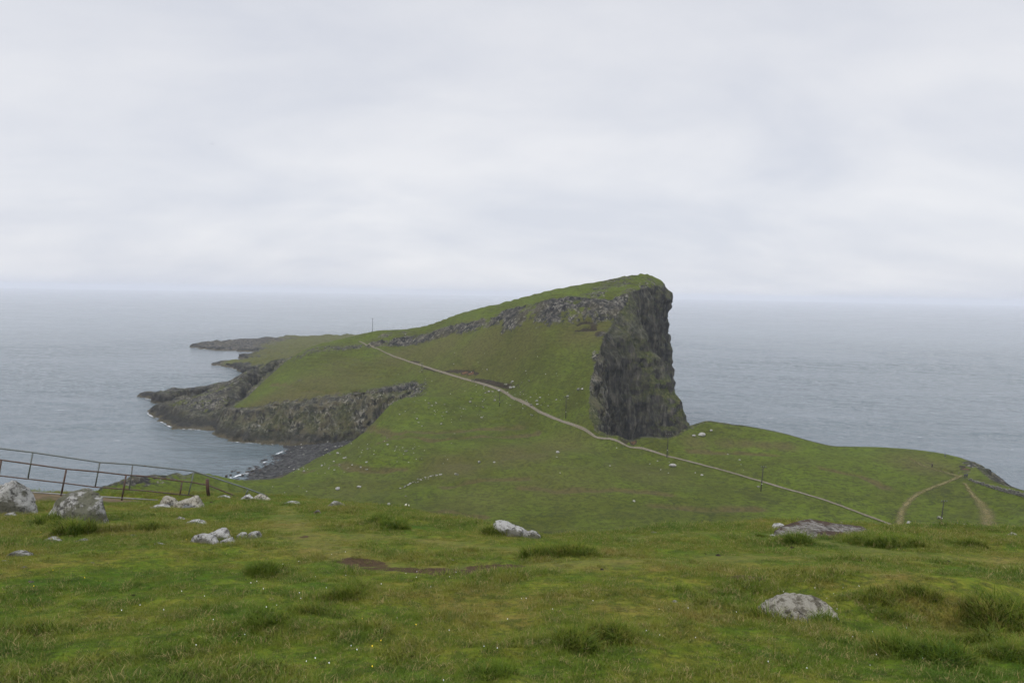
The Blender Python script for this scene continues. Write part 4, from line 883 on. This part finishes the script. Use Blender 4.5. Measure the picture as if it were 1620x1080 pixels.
scatter(8, 1080, 745, 60, 18, 1.5, 3, 'tiny pale stone in the pasture below the track', 'stones in the pasture')
# ruined wall: a line of stones
for i in range(26):
    t = i/25; MS(636+t*62+rs.normal(0, 1.6), 772-t*22-6*math.sin(t*3)*.5+rs.normal(0, 1.0), 2.2+2.5*rs.random(), 'pale stone in the broken line of a fallen wall across the pasture', 'stones of the fallen wall')

# dry stone wall at the right
wp = np.array([hit(px, py, H, 180, 300) for px, py in [(1533,759),(1548,765),(1565,770.5),(1585,777),(1605,782),(1628,788),(1665,796),(1710,806)]])
C_ = catmull(wp, False, .38); r = np.random.default_rng(3); parts = []
ico = bmesh.new(); bmesh.ops.create_icosphere(ico, subdivisions=1, radius=1); iv = np.array([p.co for p in ico.verts]); iff = np.array([[q.index for q in p.verts] for p in ico.faces]); ico.free()
iff = np.column_stack([iff, iff[:, 2]])
for i, p in enumerate(C_):
    zt_ = float(H(np.array([p[0]]), np.array([p[1]]))[0]); top = 1.15*min(1, .25+i/50)*r.uniform(.65, 1.1)
    z_ = -.05
    while z_ < top:
        s_ = np.array([r.uniform(.22, .50), r.uniform(.22, .42), r.uniform(.12, .30)]); q = iv*s_*(1+r.uniform(-.12, .12, iv.shape)); an = r.uniform(0, 3.14)
        q = np.stack([q[:, 0]*math.cos(an)-q[:, 1]*math.sin(an), q[:, 0]*math.sin(an)+q[:, 1]*math.cos(an), q[:, 2]], 1)
        parts.append((q+np.array([p[0]+r.normal(0, .10), p[1]+r.normal(0, .14), zt_+z_+s_[2]]), iff)); z_ += s_[2]*1.5
v, f = join(parts); wall = poly_mesh('dry_stone_wall', v-wp[0], f, RK_slab if False else boulder_mat('wall_stone', (0.022, 0.021, 0.018), (0.085, 0.08, 0.066), (0.26, 0.25, 0.22), .25), None, False)
wall.location = wp[0]; tag(wall, 'tumbled dry stone wall running down to the right edge of the view', 'stone wall')
dark_stone = stones_proto[5].copy(); dark_stone.materials.clear(); dark_stone.materials.append(RK_dark)
# boulders half awash off the cobble beach
for i, (px, py, w_) in enumerate([(358,754,7),(365,752,5),(377,748,6),(384,752,6),(372,745,4),(391,747,6),(399,745,5),(395,752,5),(405,741,5),(412,745,6),(402,750,6),(420,738,5),(367,746,4)]):
    p = Pt(px, py, 1); k_ = (0.15-EYE[2])/(p[2]-EYE[2]); p = EYE+(p-EYE)*k_; o = stone(p, w_*p[1]/FPX, 'dark weedy boulder half awash off the cobble beach', 'boulders awash off the beach', k=5); o.data = dark_stone
# foam
mf = Mat('foam', 0.6, 0.3); mf.color((0.78, 0.80, 0.81)); e_ = mf.attr('edge')
mf.setin(mf.b.inputs['Alpha'], mf.math('MULTIPLY', mf.step(mf.math('ADD', mf.math('ADD', mf.math('MULTIPLY', mf.noise(0.9, 7, .75), .6), mf.math('MULTIPLY', mf.noise(0.13, 3, .6), .5)), mf.math('MULTIPLY', mf.math('SUBTRACT', 1.0, e_), .16)), 0.675, 0.80), 0.85))
def SP(px, py): p = Pt(px, py, 1); return EYE+(p-EYE)*((0.0-EYE[2])/(p[2]-EYE[2]))
Zero = lambda x, y: np.zeros(np.shape(x))
def pxof(x, y): return 810+FPX*x/y
for nm, w_, keepf in [('shelf_edge', 5.0, lambda p: p < 352), ('ridge_cliff', 3.2, lambda p: p < 372), ('sea_cliff', 3.0, lambda p: 362 < p < 470), ('sea_cliff', 3.0, lambda p: 1055 < p < 1130), ('sea_cliff', 3.5, lambda p: 60 < p < 190), ('low_shore_rock', 6.0, lambda p: p < 420)]:
    run = []
    for q in SHORE[nm]+[None]:
        good = q is not None and keepf(pxof(*q)) and q[1] > 140 and not (nm == 'sea_cliff' and q[1] > 440)
        if good: run.append((q[0], q[1], 0.0))
        elif len(run) > 8:
            R_ = np.array(run); 
            for it in range(6): R_[1:-1] = (R_[:-2]+2*R_[1:-1]+R_[2:])/4
            o = ribbon('sea_foam', R_[::3], w_, Zero, mf.m, 0.30, 1.0, 9, world=True); o['kind'] = 'stuff'; run = []
        else: run = []
o = ribbon('sea_foam', [SP(*p) for p in [(365,757),(385,751),(400,744),(418,733),(430,722),(455,712)]], 4, Zero, mf.m, .3, 1, 9, world=True); o['kind'] = 'stuff'

# ------------------------------------------------------------------ people, sheep, gull (all a few pixels tall from here)
def skin_body(name, joints, edges, radii, mat, parent, sub=1, verts_extra=None):
    me = bpy.data.meshes.new(name); me.from_pydata(joints, edges, []); o = bpy.data.objects.new(name, me); COL.objects.link(o)
    sk = o.modifiers.new('s', 'SKIN'); sk.use_smooth_shade = True
    for d_, r_ in zip(me.skin_vertices[0].data, radii): d_.radius = r_ if isinstance(r_, tuple) else (r_, r_)
    me.skin_vertices[0].data[0].use_root = True
    ss = o.modifiers.new('b', 'SUBSURF'); ss.levels = sub
    dg = bpy.context.evaluated_depsgraph_get(); nm = bpy.data.meshes.new_from_object(o.evaluated_get(dg)); o.modifiers.clear()
    o.data = nm; nm.name = name; nm.materials.clear(); nm.materials.append(mat); bpy.data.meshes.remove(me)
    for p in nm.polygons: p.use_smooth = True
    o.parent = parent; return o
MSKIN = simple('skin', (0.42, 0.27, 0.20), .6, 0, .05)
def person(pb, label, jacket, trousers, rz, stride=.22, hold=False, hair=(0.05, 0.035, 0.025), loc=None, hscale=1.0):
    b = hit(pb[0], pb[1], H, 150, 520) if loc is None else loc
    e = empty('person', b, rz); e.scale = (hscale,)*3; tag(e, label, 'person', 'walkers'); s = stride
    J = [(0,0,.95),(0,0,1.12),(0,0,1.36),(0,0,1.50),(0,0,1.60),(0,-.01,1.70), (.10,0,.90),(.11,-s*.6,.50),(.11,-s*.9,.09),(.11,-s*.9-.13,.04), (-.10,0,.90),(-.11,s*.35,.50),(-.11,s*.9,.10),(-.11,s*.9-.12,.04),
         (.19,0,1.40),(.26,s*.3,1.15),(.27,s*.1-.04,.92),(.27,s*.1-.07,.82), (-.19,0,1.40),(-.26,-s*.2,1.15),(-.27,-s*.7,.94),(-.27,-s*.85,.85)]
    E = [(0,1),(1,2),(2,3),(3,4),(4,5),(0,6),(6,7),(7,8),(8,9),(0,10),(10,11),(11,12),(12,13),(2,14),(14,15),(15,16),(16,17),(2,18),(18,19),(19,20),(20,21)]
    Rr = [.13,.12,.13,.055,.085,.075,.085,.062,.045,.04,.085,.062,.045,.04,.06,.045,.034,.03,.06,.045,.034,.03]
    skin_body('body', J, E, Rr, MSKIN, e)
    jm = simple('jacket_cloth', jacket, .8, 0, .15); tm = simple('trouser_cloth', trousers, .9, 0, .15)
    skin_body('jacket', [J[i] for i in (0,1,2,14,15,16,18,19,20)]+[(0,0,1.46)], [(0,1),(1,2),(2,3),(3,4),(4,5),(2,6),(6,7),(7,8),(2,9)], [.165,.15,.165,.085,.065,.052,.085,.065,.052,.09], jm, e)
    skin_body('trousers', [J[i] for i in (0,6,7,8,10,11,12)], [(0,1),(1,2),(2,3),(0,4),(4,5),(5,6)], [.145,.105,.08,.062,.105,.08,.062], tm, e)
    hm = simple('hair_colour', hair, .8, 0, .2); bmh = bmesh.new(); bmesh.ops.create_icosphere(bmh, subdivisions=2, radius=1)
    for p in bmh.verts: q = p.co; k_ = 1.0 if q.y > -.2 or q.z > .35 else .8; p.co = Vector((q.x*.098*k_, q.y*.112*k_+.012, 1.68+q.z*.115*k_))
    me = bpy.data.meshes.new('hair'); bmh.to_mesh(me); bmh.free(); me.materials.append(hm); o = bpy.data.objects.new('hair', me); COL.objects.link(o); o.parent = e
    return e
person((1495,723), 'walker in a blue grey jacket standing on the far rim against the sea', (0.13, 0.17, 0.23), (0.05, 0.055, 0.07), .4, .08)
person((1474.5,740), 'walker dressed in black on the worn turf below the rim', (0.02, 0.022, 0.028), (0.02, 0.02, 0.024), 2.6, .22)
person((1526,757), 'left of two walkers in dark clothes side by side near the wall end', (0.022, 0.026, 0.045), (0.016, 0.018, 0.025), 3.0, .15, hscale=1.05)
person((1529.5,756.6), 'right of two walkers in dark clothes, navy jacket, near the wall end', (0.035, 0.045, 0.085), (0.016, 0.018, 0.025), 3.2, .15, hscale=1.05)
person((746.5,603.5), 'left of two tiny walkers on the far stretch of the track', (0.03, 0.03, 0.04), (0.02, 0.02, 0.025), .5, .2)
person((750,604.6), 'right of two tiny walkers on the far stretch of the track', (0.05, 0.05, 0.06), (0.02, 0.02, 0.025), .5, .2)
MWOOL = simple('fleece', (0.60, 0.56, 0.46), .98, 0, .15, 9, .03); MFACE = simple('sheep_face', (0.35, 0.31, 0.27), .8, 0, .1)
def sheep(pb, rz, sc, label):
    b = hit(pb[0], pb[1], H, 150, 520); e = empty('sheep', b, rz); e.scale = (sc,)*3; tag(e, label, 'sheep', 'sheep on the pasture')
    J = [(0,0,.58),(.32,0,.60),(-.36,0,.58),(.52,0,.72),(.66,0,.84),(.80,0,.80),(.86,0,.76)]; E = [(0,1),(0,2),(1,3),(3,4),(4,5),(5,6)]; Rr = [.27,.25,.25,.15,.11,.075,.055]
    n0 = len(J)
    for sx, sy in ((.30,.13),(.30,-.13),(-.34,.13),(-.34,-.13)):
        k_ = len(J); back = sx < 0
        J += [(sx,sy,.42),(sx+(.04 if back else .0),sy,.30),(sx-(.03 if back else .0),sy,.18),(sx,sy,.03)]; E += [(1 if sx > 0 else 2,k_),(k_,k_+1),(k_+1,k_+2),(k_+2,k_+3)]; Rr += [.09,.05,.035,.04]
    skin_body('body', J, E, Rr, MFACE, e)
    bmh = bmesh.new(); bmesh.ops.create_icosphere(bmh, subdivisions=3, radius=1); v = np.array([p.co for p in bmh.verts]); v = v*np.array([.56,.31,.31])*(1+.07*fbm(v[:, 0]*5, v[:, 1]*5, v[:, 2]*5, 3))[:, None]+np.array([-.03,0,.61])
    for p, q in zip(bmh.verts, v): p.co = q
    me = bpy.data.meshes.new('fleece'); bmh.to_mesh(me); bmh.free(); me.materials.append(MWOOL); o = bpy.data.objects.new('fleece', me); COL.objects.link(o); o.parent = e
    for s_ in (-1, 1):
        v, f = tube([(.70, s_*.07, .90), (.68, s_*.14, .91), (.66, s_*.19, .88)], [.03, .035, .012], 6); poly_mesh('ear', v, f, MFACE, e)
sheep((642,801), 1.3, .85, 'larger cream sheep of two grazing in the lower pasture'); sheep((646.8,801), 1.9, .62, 'smaller cream sheep right beside the larger one')
# gull
gp = Pt(336, 228.3, 170); e = empty('gull', gp, .5); tag(e, 'small gull gliding high in the sky at the left', 'bird')
MG = simple('gull_feathers', (0.22, 0.22, 0.23), .8, 0, .1); MGD = simple('gull_wing', (0.08, 0.08, 0.09), .8, 0, .1)
skin_body('body', [(0,-.22,0),(0,-.12,.01),(0,0,0),(0,.14,0),(0,.26,.01)], [(0,1),(1,2),(2,3),(3,4)], [.02,.035,.055,.04,(.05,.012)], MG, e)
for s_ in (-1, 1):
    xs_ = np.linspace(0, .62, 14); zz = .10*np.sin(xs_/.62*2.2)-.05*(xs_/.62)**2; ch = .10*(1-(xs_/.66)**2.2)+.01; yy = -.02+.08*(xs_/.62)**2
    V = []
    for x_, z_, c_, y_ in zip(xs_, zz, ch, yy): V += [(s_*x_, y_-c_*.4, z_), (s_*x_, y_, z_+.012), (s_*x_, y_+c_, z_), (s_*x_, y_, z_-.006)]
    poly_mesh('wing', np.array(V), grid_faces(14, 4, wrap=True), MGD, e)

# ------------------------------------------------------------------ grass
def blade_mat(name, warm):
    m = Mat(name, 0.65, 0.15); g = turf_color(m)
    oi = m.n('ShaderNodeObjectInfo'); q = m.n('ShaderNodeTexCoord')
    rnd = m.noise(9.0, 2, .5)
    g = m.mix(m.step(rnd, 0.42, 0.66), g, (0.34, 0.27, 0.11)) if warm else m.mix(m.math('MULTIPLY', m.step(rnd, 0.45, 0.7), 0.6), g, (0.115, 0.185, 0.032))
    m.color(g)
    tr = m.n('ShaderNodeBsdfTranslucent'); m.setin(tr.inputs[0], m.mix(0.5, g, (0.14, 0.17, 0.02))); mxs = m.n('ShaderNodeMixShader'); mxs.inputs[0].default_value = .30
    m.l(m.b.outputs[0], mxs.inputs[1]); m.l(tr.outputs[0], mxs.inputs[2]); m.l(mxs.outputs[0], m.out.inputs[0])
    return m.m
MBL = blade_mat('grass_blade', False); MBLW = blade_mat('dry_grass_blade', True)
m = Mat('seed_stalk', .9, .1); m.color((0.17, 0.125, 0.06)); MSEED = m.m
m_ = Mat('rush_blade', .9, .05); m_.color(m_.ramp(m_.noise(6, 4, .7), [(0.35, (0.030, 0.052, 0.005)), (0.52, (0.075, 0.110, 0.010)), (0.66, (0.17, 0.155, 0.035))])); MRUSH = m_.m
gcol = bpy.data.collections.new('grass_tufts')
def tuft(name, nb, rad, h, wid, bend, seed, flat=1.0):
    r = np.random.default_rng(seed); V = []; F = []; mi = []
    for i in range(nb):
        a = r.uniform(0, 6.283); q = rad*math.sqrt(r.random()); bx, by = q*math.cos(a), q*math.sin(a)
        hh = h*r.uniform(.35, 1.1)*(1.5 if r.random() < .08 else 1); la = r.uniform(0, 6.283) if r.random() < .6 else 0.6+r.normal(0, .5); ln = bend*hh*r.uniform(.2, 1.2); w_ = wid*r.uniform(.7, 1.3)
        dx, dy = math.cos(la), math.sin(la); px, py = -dy, dx; k = len(V)
        for t, ww in ((0, 1.0), (.4, .85), (.75, .5)):
            ox = ln*t**1.8; zz = hh*(t-.25*bend*t*t)
            V += [(bx+dx*ox-px*w_*ww/2, by+dy*ox-py*w_*ww/2, zz), (bx+dx*ox+px*w_*ww/2, by+dy*ox+py*w_*ww/2, zz)]
        V.append((bx+dx*ln, by+dy*ln, hh*(1-.25*bend)))
        F += [(k, k+1, k+3, k+2), (k+2, k+3, k+5, k+4), (k+4, k+5, k+6)]; q_ = r.random(); wm = (1 if q_ < .12 else 2 if q_ < .62 else 0) if 'tuft_c' in name else (1 if q_ < .36 else 0); mi += [wm]*3
    me = bpy.data.meshes.new(name); me.from_pydata(V, [], F); me.materials.append(MBL); me.materials.append(MBLW); me.materials.append(MRUSH)
    me.polygons.foreach_set('material_index', mi); me.polygons.foreach_set('use_smooth', [True]*len(F))
    o = bpy.data.objects.new(name, me); gcol.objects.link(o); return o
#  0-2 short turf, 3-5 medium, 6-7 long tussock (names sort alphabetically in the instancer)
for k in range(3): tuft('tuft_a%d' % k, 130, .17, .034, .0042, 1.0, 200+k)
for k in range(3): tuft('tuft_b%d' % k, 100, .13, .065, .0045, 1.0, 210+k)
for k in range(2): tuft('tuft_c%d' % k, 120, .12, .135, .0050, 1.1, 220+k)
def pts_fov(n, r0, r1, pw, amax=50):
    u = rng.random(n); e = 2-pw; r = (r0**e+u*(r1**e-r0**e))**(1/e); a = np.radians(rng.uniform(-amax, amax, n)); return r*np.sin(a), r*np.cos(a)
x1, y1 = pts_fov(46000, 2.6, 40, 1.15)
px_ = np.arctan2(x1, y1); Rm = np.interp(px_, np.arctan2(rimtab_x-810, FPX), rimtab_d); k_ = y1 < Rm+5
x1, y1 = x1[k_], y1[k_]
# extra tufts where tussocks stand
xt, yt = [], []
for s, r_, a in tussock:
    n = int(22*a*(r_/.5)**1.3); xt.append(s[0]+rng.normal(0, r_*.45, n)); yt.append(s[1]+rng.normal(0, r_*.3, n))
x1 = np.concatenate([x1]+xt); y1 = np.concatenate([y1]+yt)
ti, wo_, dt = near_masks(x1, y1)
hum = fbm(x1/2.2, y1/2.2, 5, 3); rr_ = np.hypot(x1, y1)
# keep off dirt, walkway and rocks
wk = np.array(list(wf[:, :2])+list(wb[::-1, :2])); ok = ~(inside(x1, y1, WBED) & (seg_dist(x1, y1, WBED, True) > .12))
ok &= rng.random(len(x1)) > np.clip(dt*1.5, 0, .97)
ok &= rng.random(len(x1)) > wo_*.3
x1, y1, ti, wo_, hum, rr_ = [q[ok] for q in (x1, y1, ti, wo_, hum, rr_)]
N = len(x1); zg = Hn(x1, y1)+0.05*np.minimum(ti, 1.3)-0.015
long_ = (ti+0.35*np.clip(hum*2, 0, 1)+rng.normal(0, .12, N))
idx = np.where(long_ > .8, 6+rng.integers(0, 2, N), np.where(long_ > .18, 3+rng.integers(0, 3, N), rng.integers(0, 3, N))).astype(np.int32)
scl = (0.75+0.45*np.clip(hum+.3, 0, 1)+.35*rng.random(N)+.35*np.clip(ti-.6, 0, 1))*(1-.5*wo_)
scl *= np.clip(rr_/11, 1.0, 1.9)**.75
scl *= 0.85+0.75*np.clip(fbm(x1/.45, y1/.45, 9, 3), -.6, .8)
rot = np.stack([rng.normal(0, .12, N), rng.normal(0, .12, N), rng.uniform(0, 6.283, N)], 1)
me = bpy.data.meshes.new('grass'); me.vertices.add(N); me.vertices.foreach_set('co', np.stack([x1, y1, zg], 1).astype(np.float32).ravel())
a = me.attributes.new('idx', 'INT', 'POINT'); a.data.foreach_set('value', idx)
a = me.attributes.new('scl', 'FLOAT', 'POINT'); a.data.foreach_set('value', scl.astype(np.float32))
a = me.attributes.new('rot', 'FLOAT_VECTOR', 'POINT'); a.data.foreach_set('vector', rot.astype(np.float32).ravel())
grass = bpy.data.objects.new('grass', me); COL.objects.link(grass)
def gn_instancer(obj, coll):
    ng = bpy.data.node_groups.new('scatter', 'GeometryNodeTree'); ng.interface.new_socket('Geometry', in_out='INPUT', socket_type='NodeSocketGeometry'); ng.interface.new_socket('Geometry', in_out='OUTPUT', socket_type='NodeSocketGeometry')
    gi = ng.nodes.new('NodeGroupInput'); go = ng.nodes.new('NodeGroupOutput'); ip = ng.nodes.new('GeometryNodeInstanceOnPoints'); ci = ng.nodes.new('GeometryNodeCollectionInfo')
    ci.inputs['Collection'].default_value = coll; ci.inputs['Separate Children'].default_value = True; ci.inputs['Reset Children'].default_value = True
    def na(n, t): q = ng.nodes.new('GeometryNodeInputNamedAttribute'); q.data_type = t; q.inputs['Name'].default_value = n; return q.outputs['Attribute']
    L = ng.links.new; L(gi.outputs[0], ip.inputs['Points']); L(ci.outputs[0], ip.inputs['Instance']); ip.inputs['Pick Instance'].default_value = True
    L(na('idx', 'INT'), ip.inputs['Instance Index']); L(na('rot', 'FLOAT_VECTOR'), ip.inputs['Rotation']); L(na('scl', 'FLOAT'), ip.inputs['Scale']); L(ip.outputs[0], go.inputs[0])
    md = obj.modifiers.new('scatter', 'NODES'); md.node_group = ng
gn_instancer(grass, gcol); struct(grass, 'stuff')
# daisies
m = Mat('daisy_white', .8, .2); m.color((0.80, 0.80, 0.78)); MD = m.m
m = Mat('buttercup_yellow', .6, .2); m.color((0.75, 0.52, 0.03)); MY = m.m
def flowers(name, n, mat, size, seeds):
    r = np.random.default_rng(seeds); P = []
    cl = [nhit(*p)[:2] for p in ([(420,930),(400,980),(430,960),(395,1050),(530,1070),(1340,945),(1315,960),(1370,950),(660,925),(700,905),(1460,1050),(770,1040),(640,1000),(1250,1020),(290,960),(1100,1000),(1180,1050),(850,950),(520,880)] if seeds == 1 else [(120,850),(260,855),(600,960),(1480,880),(1230,840),(30,930),(650,1050),(1600,900)])]
    parts = []
    for i in range(n):
        q = cl[r.integers(len(cl))]; x_, y_ = q[0]+r.normal(0, .5), q[1]+r.normal(0, .6)
        if y_ < 4.5: continue
        z_ = float(Hn(np.array([x_]), np.array([y_]))[0])+.035+r.random()*.03; s_ = size*r.uniform(.7, 1.2)
        an = np.linspace(0, 2*np.pi, 9)[:-1]; v = np.vstack([np.stack([x_+s_*np.cos(an), y_+s_*np.sin(an), z_+.002+0*an+.006*np.sin(an*2)], 1), [[x_, y_, z_+.008]]]); f = np.array([[k, (k+1) % 8, 8, 8] for k in range(8)]); parts.append((v, f))
    v, f = join(parts); o = poly_mesh(name, v, f, mat); struct(o, 'stuff')
flowers('daisies', 80, MD, .0045, 1); flowers('buttercups', 24, MY, .006, 2)

# ------------------------------------------------------------------ sea haze
v, f = box_vf((0, 0, 47.5), (33000, 33000, 103)); hz = poly_mesh('haze', v, f, None, None, False)
mh = bpy.data.materials.new('haze'); mh.use_nodes = True; t_ = mh.node_tree; t_.nodes.clear(); ho = t_.nodes.new('ShaderNodeOutputMaterial'); pv = t_.nodes.new('ShaderNodeVolumePrincipled')
pv.inputs['Color'].default_value = (0.90, 0.925, 0.985, 1); pv.inputs['Density'].default_value = 0.000135; pv.inputs['Anisotropy'].default_value = 0.0
t_.links.new(pv.outputs[0], ho.inputs['Volume']); hz.data.materials.append(mh); struct(hz, 'stuff')
